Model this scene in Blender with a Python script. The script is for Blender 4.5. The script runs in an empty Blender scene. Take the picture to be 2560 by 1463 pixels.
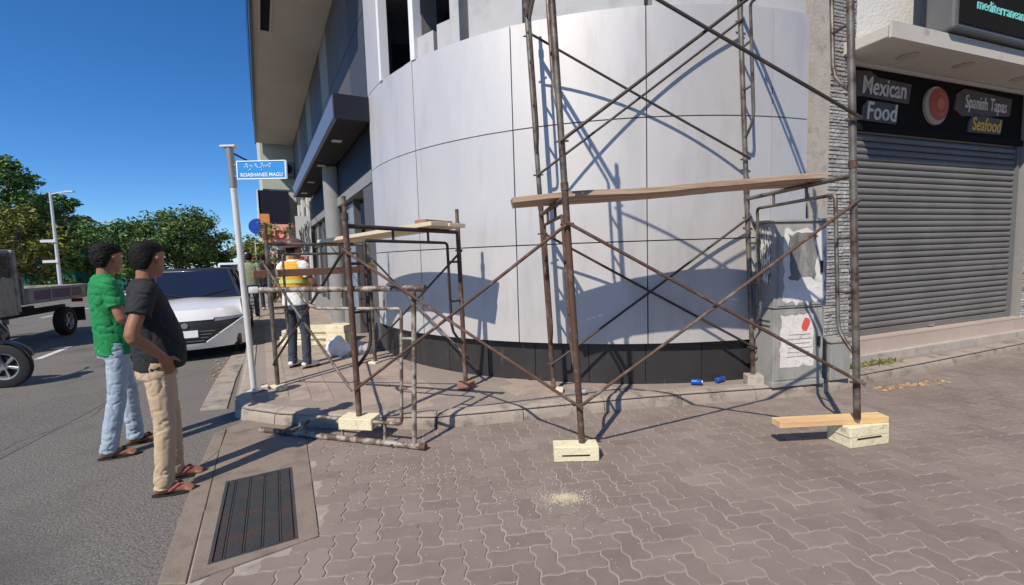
import bpy, bmesh, math, random
from mathutils import Vector, Matrix, noise
random.seed(7)
R = math.radians
SC = bpy.context.scene
COL = SC.collection

# ---------------------------------------------------------------- camera
CAM_H = 1.52
cd = bpy.data.cameras.new('camera'); cam = bpy.data.objects.new('camera', cd); COL.objects.link(cam)
cd.sensor_width = 36.0; cd.lens = 36.0 * 1110 / 2560; cd.clip_start = 0.05; cd.clip_end = 2000
cam.matrix_world = Matrix.Translation((0, 0, CAM_H)) @ Matrix.Rotation(R(90 - 4.6), 4, 'X') @ Matrix.Rotation(R(-1.8), 4, 'Z')
SC.camera = cam
# ---------------------------------------------------------------- sky and sun
SUN_YAW, SUN_EL = 30.0, 46.0            # shadows fall towards yaw 30 deg (clockwise from +Y)
w = bpy.data.worlds.new('World'); SC.world = w; w.use_nodes = True
nt = w.node_tree; bgn = nt.nodes['Background']
sky = nt.nodes.new('ShaderNodeTexSky'); sky.sky_type = 'NISHITA'; sky.sun_disc = False
sky.sun_elevation = R(SUN_EL); sky.sun_rotation = R(SUN_YAW + 180)
sky.air_density = 0.85; sky.dust_density = 0.0; sky.ozone_density = 10.0
hs = nt.nodes.new('ShaderNodeHueSaturation'); hs.inputs['Saturation'].default_value = 1.13
nt.links.new(sky.outputs[0], hs.inputs['Color']); nt.links.new(hs.outputs[0], bgn.inputs[0]); bgn.inputs[1].default_value = 0.110
sl = bpy.data.lights.new('sun', 'SUN'); sl.energy = 3.7; sl.angle = R(0.53); sl.color = (1.0, 0.90, 0.76)
so = bpy.data.objects.new('sun', sl); COL.objects.link(so)
sd = Vector((math.sin(R(SUN_YAW)) * math.cos(R(SUN_EL)), math.cos(R(SUN_YAW)) * math.cos(R(SUN_EL)), -math.sin(R(SUN_EL))))
so.rotation_euler = sd.to_track_quat('-Z', 'Y').to_euler(); so.location = (-20, -30, 40)
SC.view_settings.view_transform = 'Standard'; SC.view_settings.look = 'None'
SC.view_settings.exposure = 0.38; SC.view_settings.gamma = 1.0; SC.view_settings.use_curve_mapping = False
SC.cycles.max_bounces = 6; SC.cycles.transparent_max_bounces = 8

# ---------------------------------------------------------------- materials
MATS = {}
def M(name, col, rough=.7, metal=0., col2=None, scale=6., mixw=.35, bump=0., bscale=40., spec=.4, rnd=0., island=False,
      col3=None, scale3=2., thr3=.6, wid3=.08, trans=0., coat=0., stretch=None, detail=5., rvar=0.):
    """Procedural principled material: base colour broken up by noise in place, optional third tone in patches, optional bump."""
    m = bpy.data.materials.new(name); m.use_nodes = True; t = m.node_tree; L = t.links
    b = t.nodes['Principled BSDF']
    b.inputs['Roughness'].default_value = rough; b.inputs['Metallic'].default_value = metal
    b.inputs['Specular IOR Level'].default_value = spec
    if trans: b.inputs['Transmission Weight'].default_value = trans
    if coat: b.inputs['Coat Weight'].default_value = coat; b.inputs['Coat Roughness'].default_value = .05
    g = t.nodes.new('ShaderNodeNewGeometry'); pos = g.outputs['Position']
    if stretch:
        mp = t.nodes.new('ShaderNodeMapping'); mp.inputs['Scale'].default_value = stretch
        L.new(pos, mp.inputs['Vector']); pos = mp.outputs[0]
    def nz(sc, det=5., ro=.6):
        n = t.nodes.new('ShaderNodeTexNoise'); n.inputs['Scale'].default_value = sc
        n.inputs['Detail'].default_value = det; n.inputs['Roughness'].default_value = ro
        L.new(pos, n.inputs['Vector']); return n.outputs['Fac']
    def ramp(fac, a, bb):
        r = t.nodes.new('ShaderNodeMapRange'); r.inputs[1].default_value = a; r.inputs[2].default_value = bb
        L.new(fac, r.inputs[0]); return r.outputs[0]
    def mix(fac, a, bb, mode='MIX'):
        x = t.nodes.new('ShaderNodeMix'); x.data_type = 'RGBA'; x.blend_type = mode
        for s, v in ((x.inputs[0], fac), (x.inputs[6], a), (x.inputs[7], bb)):
            if hasattr(v, 'links'): L.new(v, s)
            else: s.default_value = (*v, 1) if isinstance(v, tuple) else v
        return x.outputs[2]
    c = tuple(col)
    if col2 is None: col2 = tuple(min(1, x * 1.25) for x in col)
    out = mix(ramp(nz(scale, detail), .5 - mixw, .5 + mixw), c, tuple(col2))
    if col3: out = mix(ramp(nz(scale3, 6., .65), thr3 - wid3, thr3 + wid3), out, tuple(col3))
    if rnd:
        src = g.outputs['Random Per Island'] if island else t.nodes.new('ShaderNodeObjectInfo').outputs['Random']
        v = t.nodes.new('ShaderNodeMapRange'); v.inputs[3].default_value = 1 - rnd; v.inputs[4].default_value = 1 + rnd
        L.new(src, v.inputs[0])
        cc = t.nodes.new('ShaderNodeCombineColor')
        for i in range(3): L.new(v.outputs[0], cc.inputs[i])
        out = mix(1.0, out, cc.outputs[0], 'MULTIPLY')
    L.new(out, b.inputs['Base Color'])
    if rvar:
        rv = t.nodes.new('ShaderNodeMapRange'); rv.inputs[1].default_value = .3; rv.inputs[2].default_value = .7; rv.inputs[3].default_value = rough - rvar; rv.inputs[4].default_value = rough + rvar
        L.new(nz(1.9, 6., .7), rv.inputs[0]); L.new(rv.outputs[0], b.inputs['Roughness'])
    if bump:
        bp = t.nodes.new('ShaderNodeBump'); bp.inputs['Strength'].default_value = bump; bp.inputs['Distance'].default_value = .01
        L.new(nz(bscale, 4.), bp.inputs['Height']); L.new(bp.outputs[0], b.inputs['Normal'])
    MATS[name] = m
    return m

M('asphalt', (.075, .069, .063), .88, col2=(.26, .243, .222), scale=75, mixw=.19, bump=.8, bscale=110, col3=(.105, .098, .09), scale3=.8, thr3=.60, wid3=.10, detail=3)
M('paver', (.188, .151, .131), .88, col2=(.245, .200, .175), scale=5, bump=.35, bscale=160, rnd=.09, col3=(.285, .24, .208), scale3=1.1, thr3=.58, wid3=.16)
M('paver_far', (.188, .151, .131), .88, col2=(.245, .200, .175), scale=5, bump=.35, bscale=160, rnd=.09, island=True, col3=(.285, .24, .208), scale3=1.1, thr3=.58, wid3=.16)
M('joint_sand', (.32, .275, .24), .95, col2=(.46, .405, .355), scale=9, bump=.5, bscale=200, col3=(.12, .10, .085), scale3=2.3, thr3=.62, wid3=.1)
M('apron', (.215, .175, .142), .9, col2=(.30, .25, .205), scale=5, bump=.5, bscale=110, col3=(.155, .13, .108), scale3=5, thr3=.58, wid3=.12)
M('flag', (.31, .25, .207), .88, col2=(.40, .33, .275), scale=7, bump=.3, bscale=140, rnd=.09, col3=(.22, .18, .15), scale3=3, thr3=.62, wid3=.12)
M('pave_base', (.24, .205, .18), .92, col2=(.32, .275, .24), scale=6, bump=.3, bscale=120)
M('kerb', (.29, .245, .20), .9, col2=(.42, .365, .305), scale=8, bump=.6, bscale=60, col3=(.16, .14, .12), scale3=5, thr3=.60, wid3=.08, rnd=.06)
M('gutter', (.30, .26, .22), .9, col2=(.42, .37, .31), scale=6, bump=.4, bscale=90, col3=(.16, .15, .135), scale3=4, thr3=.56, wid3=.1)
M('road_paint', (.55, .54, .52), .8, col2=(.68, .67, .65), scale=20, col3=(.2, .2, .19), scale3=14, thr3=.64, wid3=.06)
M('iron', (.06, .065, .07), .6, .4, col2=(.10, .10, .10), scale=9, col3=(.15, .085, .06), scale3=6, thr3=.60, wid3=.1, bump=.3, bscale=120)
M('pit', (.012, .012, .012), .95)
M('clad', (.565, .555, .55), .52, .32, col2=(.605, .595, .59), scale=2.2, bump=.09, bscale=1.5, spec=.4, rnd=.035, col3=(.48, .47, .46), scale3=3.4, thr3=.65, wid3=.12, stretch=(1, 1, .22), rvar=.12)
M('clad_back', (.03, .03, .032), .9)
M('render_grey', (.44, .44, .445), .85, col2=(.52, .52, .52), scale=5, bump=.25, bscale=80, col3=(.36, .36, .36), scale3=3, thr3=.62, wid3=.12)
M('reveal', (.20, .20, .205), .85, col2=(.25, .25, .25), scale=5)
M('white_frame', (.78, .79, .80), .45, col2=(.84, .84, .85), scale=8)
M('dark_glass', (.03, .032, .042), .12, spec=.6, col2=(.045, .047, .06), scale=1.)
M('plinth', (.028, .028, .03), .35, col2=(.045, .045, .047), scale=3, col3=(.14, .135, .125), scale3=9, thr3=.68, wid3=.06, stretch=(1, 1, .16))
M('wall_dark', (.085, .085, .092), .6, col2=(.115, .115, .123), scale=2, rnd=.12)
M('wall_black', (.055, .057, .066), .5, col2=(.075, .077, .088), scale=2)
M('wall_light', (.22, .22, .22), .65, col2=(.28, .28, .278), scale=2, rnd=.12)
M('navy', (.013, .015, .026), .55, col2=(.02, .023, .036), scale=3, spec=.2)
M('fascia_blue', (.16, .19, .26), .42, .3, col2=(.20, .23, .31), scale=1.2)
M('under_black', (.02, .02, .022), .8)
M('soffit', (.66, .59, .50), .85, col2=(.72, .65, .555), scale=.7, col3=(.60, .535, .45), scale3=.5, thr3=.55, wid3=.2)
M('dark_green', (.03, .045, .045), .3, col2=(.045, .065, .065), scale=1, spec=.6)
M('shop_glass', (.10, .13, .13), .08, col2=(.17, .20, .19), scale=.9, spec=.7)
M('sky_glass', (.22, .30, .40), .06, col2=(.26, .34, .44), scale=.7, spec=.8)
M('column_grey', (.24, .245, .24), .75, col2=(.31, .31, .30), scale=5, bump=.2)
M('lamp_off', (.62, .60, .55), .3)
M('pale_green', (.50, .53, .44), .8, col2=(.56, .58, .49), scale=1.5)
M('cream_wall', (.62, .60, .54), .8, col2=(.70, .68, .62), scale=1.5)
M('white_rough', (.66, .65, .62), .9, col2=(.75, .74, .71), scale=7, bump=.9, bscale=28)
M('tan_render', (.38, .345, .30), .9, col2=(.52, .48, .425), scale=6, bump=.6, bscale=40, col3=(.30, .27, .23), scale3=8, thr3=.62, wid3=.08)
M('ledge_stone', (.28, .275, .265), .9, col2=(.50, .49, .47), scale=14, bump=.9, bscale=55, rnd=.30, col3=(.19, .185, .18), scale3=17, thr3=.62, wid3=.08)
M('mortar', (.24, .235, .225), .95, col2=(.32, .31, .295), scale=20)
M('shutter', (.165, .162, .156), .6, .0, spec=.2, col2=(.195, .192, .185), scale=1.8, rnd=.04, col3=(.135, .132, .127), scale3=1.4, thr3=.58, wid3=.2)
M('shutter_rail', (.17, .175, .185), .5, .3)
M('sill_tile', (.46, .37, .31), .5, col2=(.54, .45, .385), scale=4, rnd=.05)
M('sign_black', (.013, .0115, .010), .9, col2=(.019, .017, .015), scale=2, spec=.08)
M('canopy_paint', (.50, .47, .42), .8, col2=(.58, .545, .49), scale=2.5, col3=(.33, .30, .25), scale3=3.2, thr3=.66, wid3=.05)
M('letter_brown', (.40, .30, .25), .6, col2=(.48, .37, .30), scale=12)
M('letter_white', (.66, .62, .57), .6, col2=(.80, .76, .70), scale=14, col3=(.36, .28, .24), scale3=10, thr3=.62, wid3=.1)
M('letter_back', (.085, .07, .066), .7, col2=(.13, .105, .10), scale=9)
M('letter_yellow', (.78, .46, .05), .6, col2=(.85, .55, .10), scale=12)
M('disc_red', (.42, .07, .04), .6, col2=(.50, .10, .055), scale=6)
M('disc_orange', (.58, .16, .08), .6, col2=(.64, .20, .10), scale=8)
M('disc_cream', (.42, .34, .27), .7, col2=(.50, .41, .33), scale=8)
M('letter_teal', (.20, .62, .60), .5)
M('box_grey', (.10, .105, .11), .5, col2=(.13, .135, .14), scale=3)
M('tube', (.17, .155, .13), .5, .5, col2=(.28, .26, .225), scale=14, col3=(.085, .052, .037), scale3=7, thr3=.52, wid3=.10, bump=.2, bscale=150)
M('tube_rust', (.085, .050, .037), .7, .2, col2=(.145, .085, .062), scale=16, col3=(.22, .195, .165), scale3=8, thr3=.60, wid3=.07, bump=.3, bscale=150)
M('tube_paint', (.30, .275, .23), .6, .2, col2=(.46, .43, .37), scale=22, col3=(.12, .078, .055), scale3=10, thr3=.49, wid3=.06, bump=.25, bscale=150)
M('tube_dark', (.045, .038, .036), .55, .4, col2=(.08, .065, .06), scale=14, col3=(.15, .10, .075), scale3=9, thr3=.64, wid3=.07)
M('plank_old', (.40, .27, .19), .85, col2=(.56, .42, .31), scale=5, stretch=(.35, 6, 6), bump=.5, bscale=26, col3=(.22, .15, .11), scale3=2.2, thr3=.60, wid3=.1, rnd=.10)
M('plank_new', (.66, .55, .36), .8, col2=(.76, .66, .47), scale=4, stretch=(1, 1, 5), bump=.3, bscale=30, rnd=.06)
M('plank_red', (.26, .13, .085), .85, col2=(.36, .20, .13), scale=5, bump=.4, bscale=26)
M('block_cream', (.70, .63, .42), .9, col2=(.82, .76, .55), scale=7, bump=.7, bscale=45, rnd=.06, col3=(.46, .38, .25), scale3=11, thr3=.63, wid3=.06)
M('plank_yellow', (.72, .50, .22), .8, col2=(.80, .60, .30), scale=4, stretch=(.5, 5, 5), bump=.25, bscale=30, col3=(.62, .36, .20), scale3=1.6, thr3=.60, wid3=.1)
M('cabinet', (.31, .315, .295), .65, .05, col2=(.39, .39, .365), scale=5, bump=.15, bscale=50, col3=(.22, .215, .195), scale3=6, thr3=.58, wid3=.12, stretch=(1, 1, .35))
M('vent_dark', (.06, .065, .07), .7)
M('poster', (.74, .73, .70), .85, col2=(.66, .65, .62), scale=24, mixw=.2, col3=(.46, .46, .45), scale3=9, thr3=.62, wid3=.05)
M('print_dark', (.10, .10, .10), .85, col2=(.24, .235, .225), scale=11, mixw=.2, col3=(.40, .39, .37), scale3=7, thr3=.60, wid3=.12, stretch=(1, 1, .4))
M('poster_low', (.78, .76, .73), .8, col2=(.66, .63, .60), scale=26, mixw=.15, col3=(.55, .46, .42), scale3=22, thr3=.60, wid3=.03)
M('poster_text', (.72, .72, .70), .8, col2=(.06, .06, .065), scale=60, mixw=.04, stretch=(1, 1, .18))
M('paint_red', (.62, .09, .07), .7)
M('pole_white', (.64, .63, .60), .45, .05, col2=(.72, .71, .68), scale=8, col3=(.5, .5, .48), scale3=9, thr3=.66, wid3=.06)
M('pole_top', (.20, .205, .21), .5, .3, col2=(.34, .34, .34), scale=20, stretch=(1, 1, .1))
M('sign_blue', (.03, .27, .66), .4, col2=(.04, .30, .70), scale=3)
M('sign_white', (.82, .84, .86), .45)
M('cable', (.012, .012, .013), .6)
M('sand', (.66, .56, .38), .95, col2=(.78, .69, .50), scale=30, bump=.8, bscale=180)
M('chip', (.64, .58, .48), .9, rnd=.25, island=True)
M('can_blue', (.02, .09, .40), .35, .3, col2=(.03, .12, .48), scale=20)
M('can_metal', (.65, .66, .68), .3, .8)
M('bag_white', (.72, .72, .72), .55, col2=(.80, .80, .80), scale=9, bump=.6, bscale=25)
M('bag_grey', (.30, .31, .34), .6, col2=(.40, .41, .44), scale=9, bump=.6, bscale=25)
M('teal_plastic', (.12, .34, .36), .3, col2=(.2, .44, .45), scale=20)
M('litter_orange', (.42, .22, .10), .8, col2=(.62, .44, .28), scale=40, rnd=.3, island=True)
M('leaf', (.06, .125, .032), .6, col2=(.15, .22, .06), scale=.8, rnd=.55, island=True, spec=.25)
M('leaf_yellow', (.13, .15, .03), .6, col2=(.26, .25, .055), scale=.6, rnd=.55, island=True, spec=.25)
M('leaf_blue', (.075, .125, .065), .6, col2=(.15, .20, .095), scale=.8, rnd=.5, island=True, spec=.25)
M('flower', (.55, .08, .10), .7, col2=(.72, .28, .26), scale=3, rnd=.4, island=True)
M('weed', (.12, .15, .05), .8, col2=(.26, .24, .10), scale=30, rnd=.4, island=True)
M('bark', (.12, .095, .075), .9, col2=(.19, .155, .125), scale=9, bump=.7, bscale=30)
M('skin', (.27, .125, .072), .55, col2=(.33, .155, .09), scale=12, bump=.08, bscale=120)
M('skin_dark', (.20, .095, .06), .55, col2=(.25, .12, .075), scale=12)
M('hair', (.009, .008, .008), .75, col2=(.014, .012, .011), scale=60, bump=.3, bscale=160, spec=.2)
M('tee_green', (.010, .20, .06), .85, col2=(.016, .26, .08), scale=6, bump=.15, bscale=200)
M('tee_black', (.016, .017, .020), .85, col2=(.026, .027, .030), scale=6, bump=.15, bscale=200)
M('khaki', (.47, .345, .225), .85, col2=(.54, .41, .28), scale=8, bump=.12, bscale=220)
M('denim_light', (.26, .34, .43), .85, col2=(.42, .50, .58), scale=9, bump=.15, bscale=220)
M('denim_dark', (.035, .045, .065), .85, col2=(.06, .075, .10), scale=9, bump=.15, bscale=220)
M('vest', (.60, .31, .03), .75, col2=(.70, .40, .05), scale=6)
M('vest_band', (.50, .55, .16), .6)
M('shirt_white', (.70, .70, .70), .8, col2=(.76, .76, .76), scale=6)
M('shirt_olive', (.22, .25, .16), .8, col2=(.30, .33, .22), scale=8)
M('helmet', (.10, .055, .05), .45)
M('sole', (.02, .018, .018), .8)
M('strap_red', (.40, .10, .10), .7)
M('car_white', (.80, .80, .79), .18, coat=1., spec=.5, col2=(.82, .82, .81), scale=2)
M('car_dark', (.025, .026, .03), .35, coat=.3)
M('car_glass', (.012, .016, .03), .05, spec=.8)
M('lens', (.35, .37, .40), .1, spec=.8)
M('rubber', (.018, .018, .018), .85, col2=(.03, .03, .03), scale=20)
M('alloy', (.42, .42, .43), .35, .8)
M('truck_white', (.27, .265, .255), .55, col2=(.36, .35, .335), scale=6, col3=(.16, .15, .135), scale3=7, thr3=.60, wid3=.1)
M('truck_banner', (.07, .06, .17), .6, col2=(.24, .11, .14), scale=3, stretch=(1, 1, .6))
M('chassis', (.02, .02, .02), .8)
M('bike_black', (.02, .02, .022), .3, coat=.5)
M('bike_red', (.32, .03, .03), .3, coat=.5)
M('bike_blue', (.04, .10, .25), .3, coat=.5)
M('tail_red', (.45, .02, .02), .3)
M('net_teal', (.02, .13, .10), .8, col2=(.03, .20, .15), scale=3)
M('steel_white', (.55, .56, .56), .5, .2)
M('orange_sign', (.75, .30, .09), .6)
M('pink_sign', (.80, .42, .30), .6)
M('blue_sign', (.03, .09, .50), .5)
M('ac_white', (.62, .61, .58), .6, col2=(.70, .69, .66), scale=5)

# ---------------------------------------------------------------- mesh helpers
def ident(): return Matrix.Identity(3)
def zrot(yaw): return Matrix.Rotation(-R(yaw), 3, 'Z')       # yaw clockwise from +Y
class MB:
    def __init__(s): s.v = []; s.f = []; s.smooth = False
    def add(s, vs, fs):
        o = len(s.v); s.v += [Vector(p) for p in vs]; s.f += [tuple(i + o for i in q) for q in fs]; return s
    def hexa(s, p):       # 8 corners: bottom 4 ccw, top 4 ccw
        return s.add(p, [(3, 2, 1, 0), (4, 5, 6, 7), (0, 1, 5, 4), (1, 2, 6, 5), (2, 3, 7, 6), (3, 0, 4, 7)])
    def box(s, c, size, rot=None):
        c = Vector(c); hx, hy, hz = (x / 2 for x in size); r = rot or ident()
        return s.hexa([c + r @ Vector(p) for p in ((-hx, -hy, -hz), (hx, -hy, -hz), (hx, hy, -hz), (-hx, hy, -hz), (-hx, -hy, hz), (hx, -hy, hz), (hx, hy, hz), (-hx, hy, hz))])
    def prism(s, poly, z0, z1):
        n = len(poly); a = sum(poly[i][0] * poly[(i + 1) % n][1] - poly[(i + 1) % n][0] * poly[i][1] for i in range(n))
        if a < 0: poly = poly[::-1]
        vs = [(x, y, z0) for x, y in poly] + [(x, y, z1) for x, y in poly]
        return s.add(vs, [tuple(range(n))[::-1], tuple(range(n, 2 * n))] + [(i, (i + 1) % n, n + (i + 1) % n, n + i) for i in range(n)])
    def rings(s, rs, cap=True, closed=False):
        n = len(rs[0]); o = []
        vs = [p for r in rs for p in r]
        m = len(rs)
        for k in range(m if closed else m - 1):
            a, b = k * n, ((k + 1) % m) * n
            o += [(a + i, a + (i + 1) % n, b + (i + 1) % n, b + i) for i in range(n)]
        if cap and not closed: o += [tuple(range(n))[::-1], tuple((m - 1) * n + i for i in range(n))]
        return s.add(vs, o)
    def tube(s, pts, r, n=8, cap=True, closed=False):
        pts = [Vector(p) for p in pts]; m = len(pts)
        rr = r if isinstance(r, (list, tuple)) else [r] * m
        rs = []; prev = None
        for i, p in enumerate(pts):
            if closed: t = pts[(i + 1) % m] - pts[i - 1]
            else: t = pts[min(i + 1, m - 1)] - pts[max(i - 1, 0)]
            t.normalize()
            if prev is None:
                a = t.orthogonal().normalized()
                if abs(t.z) < .9: a = Vector((0, 0, 1)) - t * t.z; a.normalize()
            else: a = prev - t * prev.dot(t); a.normalize()
            prev = a; b = t.cross(a)
            q = rr[i]
            qa, qb = q if isinstance(q, tuple) else (q, q)
            rs.append([p + a * (math.cos(2 * math.pi * k / n) * qa) + b * (math.sin(2 * math.pi * k / n) * qb) for k in range(n)])
        return s.rings(rs, cap, closed)
    def lathe(s, c, prof, axis=(0, 0, 1), n=20):
        ax = Vector(axis).normalized(); a = ax.orthogonal().normalized(); b = ax.cross(a); c = Vector(c)
        return s.rings([[c + ax * h + a * (math.cos(2 * math.pi * k / n) * max(r, 1e-4)) + b * (math.sin(2 * math.pi * k / n) * max(r, 1e-4)) for k in range(n)] for r, h in prof])
    def grid(s, fn, nu, nv, skip=None):
        vs = [fn(i / nu, j / nv) for j in range(nv + 1) for i in range(nu + 1)]; fs = []
        for j in range(nv):
            for i in range(nu):
                if skip and skip((i + .5) / nu, (j + .5) / nv): continue
                a = j * (nu + 1) + i; fs.append((a, a + 1, a + nu + 2, a + nu + 1))
        return s.add(vs, fs)
    def mesh(s, name, mat, off=None, smooth=False, ang=35):
        me = bpy.data.meshes.new(name)
        vs = s.v if off is None else [p - off for p in s.v]
        me.from_pydata([tuple(p) for p in vs], [], s.f); me.update()
        if mat: me.materials.append(MATS[mat])
        if smooth:
            me.polygons.foreach_set('use_smooth', [True] * len(me.polygons))
            if ang < 180: me.set_sharp_from_angle(angle=R(ang))
        return me
    def build(s, name, mat, parent=None, smooth=False, local=False, ang=35, bevel=0.):
        off = None if (local or parent is None) else world_loc(parent)
        o = bpy.data.objects.new(name, s.mesh(name, mat, off, smooth, ang)); COL.objects.link(o)
        if parent is not None: o.parent = parent
        if bevel:
            b = o.modifiers.new('bevel', 'BEVEL'); b.width = bevel; b.segments = 2; b.limit_method = 'ANGLE'; b.angle_limit = R(40)
        return o
def world_loc(o):
    l = Vector(o.location)
    while o.parent: o = o.parent; l = l + Vector(o.location)
    return l
def tag(o, label=None, cat=None, group=None, kind=None):
    if label: o['label'] = label
    if cat: o['category'] = cat
    if group: o['group'] = group
    if kind: o['kind'] = kind
    return o
def thing(name, label, cat, loc=(0, 0, 0), yaw=0., group=None, kind=None):
    o = bpy.data.objects.new(name, None); COL.objects.link(o); o.location = loc; o.rotation_euler = (0, 0, -R(yaw)); o.empty_display_size = .1
    return tag(o, label, cat, group, kind)
def struct(o): o['kind'] = 'structure'; return o
def copy_tree(o, parent=None):
    c = o.copy(); COL.objects.link(c); c.parent = parent
    for ch in list(o.children): copy_tree(ch, c)
    return c
def bevel_mesh(mb, w, seg=1):
    bm = bmesh.new(); vs = [bm.verts.new(p) for p in mb.v]
    for f in mb.f: bm.faces.new([vs[i] for i in f])
    bmesh.ops.bevel(bm, geom=list(bm.edges), offset=w, segments=seg, affect='EDGES', profile=.6, clamp_overlap=True)
    r = MB(); bm.verts.ensure_lookup_table(); r.v = [v.co.copy() for v in bm.verts]; r.f = [tuple(v.index for v in f.verts) for f in bm.faces]; bm.free(); return r
def evaluated(o):
    dg = bpy.context.evaluated_depsgraph_get(); me = bpy.data.meshes.new_from_object(o.evaluated_get(dg)); return me
def remesh(mb, voxel, smooth=4, disp=None):
    me = mb.mesh('tmp', None); o = bpy.data.objects.new('tmp', me); COL.objects.link(o)
    m = o.modifiers.new('r', 'REMESH'); m.mode = 'VOXEL'; m.voxel_size = voxel
    if smooth: q = o.modifiers.new('s', 'SMOOTH'); q.iterations = smooth; q.factor = .5
    em = evaluated(o); bpy.data.objects.remove(o); bpy.data.meshes.remove(me)
    r = MB(); r.v = [v.co.copy() for v in em.vertices]; r.f = [tuple(p.vertices) for p in em.polygons]
    if disp: r.v = [p + v.normal * disp(p) for p, v in zip(r.v, em.vertices)]
    bpy.data.meshes.remove(em); return r
def text_mb(body, size, mat3, extrude=.004, align='CENTER', shear=0., bold=0., sx=1.):
    c = bpy.data.curves.new('t', 'FONT'); c.body = body; c.size = size; c.extrude = extrude; c.align_x = align; c.align_y = 'CENTER'; c.shear = shear; c.offset = bold; c.resolution_u = 3
    o = bpy.data.objects.new('t', c); COL.objects.link(o); em = evaluated(o)
    r = MB(); r.v = [mat3 @ Vector((v.co.x * sx, v.co.y, v.co.z)) for v in em.vertices]; r.f = [tuple(p.vertices) for p in em.polygons]
    bpy.data.objects.remove(o); bpy.data.curves.remove(c); bpy.data.meshes.remove(em); return r
def plane_m(o, ex, ez):     # text matrix: local x -> ex, local y -> ez, local z -> normal towards viewer
    ex = Vector(ex).normalized(); ez = Vector(ez).normalized(); n = ex.cross(ez)
    return Matrix(((ex.x, ez.x, n.x, o[0]), (ex.y, ez.y, n.y, o[1]), (ex.z, ez.z, n.z, o[2]), (0, 0, 0, 1)))
def inside(p, poly):
    x, y = p[0], p[1]; c = False; n = len(poly)
    for i in range(n):
        x1, y1 = poly[i]; x2, y2 = poly[(i + 1) % n]
        if (y1 > y) != (y2 > y) and x < (x2 - x1) * (y - y1) / (y2 - y1) + x1: c = not c
    return c
def nz(p, s): return noise.noise(Vector(p) * s)

# ---------------------------------------------------------------- street frames
SY = -29.4
U = Vector((math.sin(R(SY)), math.cos(R(SY)), 0)); N = Vector((-U.y, U.x, 0))      # along the street / out towards the road
P0 = Vector((-2.06, 6.85, 0))
def sp(s, o, z=0.): return P0 + U * s + N * o + Vector((0, 0, z))
def sbox(mb, s0, s1, o0, o1, z0, z1):
    return mb.hexa([sp(s0, o0, z0), sp(s0, o1, z0), sp(s1, o1, z0), sp(s1, o0, z0), sp(s0, o0, z1), sp(s0, o1, z1), sp(s1, o1, z1), sp(s1, o0, z1)][::1])
WY = 70.
WU = Vector((math.sin(R(WY)), math.cos(R(WY)), 0)); WN = Vector((WU.y, -WU.x, 0))   # along the shop wall / out towards the paving
W0 = Vector((3.95, 5.25, 0))
def wp(s, o, z=0.): return W0 + WU * s + WN * o + Vector((0, 0, z))
def wbox(mb, s0, s1, o0, o1, z0, z1):
    return mb.hexa([wp(s0, o1, z0), wp(s1, o1, z0), wp(s1, o0, z0), wp(s0, o0, z0), wp(s0, o1, z1), wp(s1, o1, z1), wp(s1, o0, z1), wp(s0, o0, z1)])
PZ = .115                                                                         # pavement height

# ================================================================ GROUND
def sheet(name, poly, z, mat, kind='structure'):
    mb = MB(); n = len(poly); a = sum(poly[i][0] * poly[(i + 1) % n][1] - poly[(i + 1) % n][0] * poly[i][1] for i in range(n))
    if a < 0: poly = poly[::-1]
    mb.add([(x, y, z) for x, y in poly], [tuple(range(n))]); o = mb.build(name, mat); o['kind'] = kind; return o
sheet('ground', [(-400, -300), (400, -300), (400, 500), (-400, 500)], -.012, 'asphalt')
KERB = [(-2.94, 4.56), (-2.84, 4.40), (-2.66, 4.27), (-2.24, 4.10), (-1.80, 4.00), (-1.41, 3.93), (-.74, 3.885), (-.31, 3.95), (.44, 4.10), (1.26, 4.25), (2.09, 4.36), (3.01, 4.46), (3.86, 4.80), (4.89, 5.19), (7.20, 6.10)]
kfar_l = [(-2.94 + -.485 * d * 1.0, 4.56 + .874 * d) for d in (46, 30, 18, 12, 8, 6, 5, 4, 3, 2, 1)]
kfar_r = [(7.2 + .93 * d, 6.10 + .367 * d) for d in (1, 2, 4, 8, 20)]
EDGE = kfar_l + KERB + kfar_r
# paving sheet of joint sand under the pavers
sheet('paving_bed', [(-1.66, 2.0), (-1.3, 1.2), (-.8, -2), (26, -2), (26, 13), (7.2, 6.3), (3, 4.7), (-.7, 4.1), (-2.5, 4.3), (-2.7, 4.1)], -.0045, 'joint_sand')
PAVE = EDGE + [(30, 20), (5, 9), (-2, 9), (-24, 46)]
sheet('pavement_bed', PAVE, PZ - .006, 'pave_base')

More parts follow.
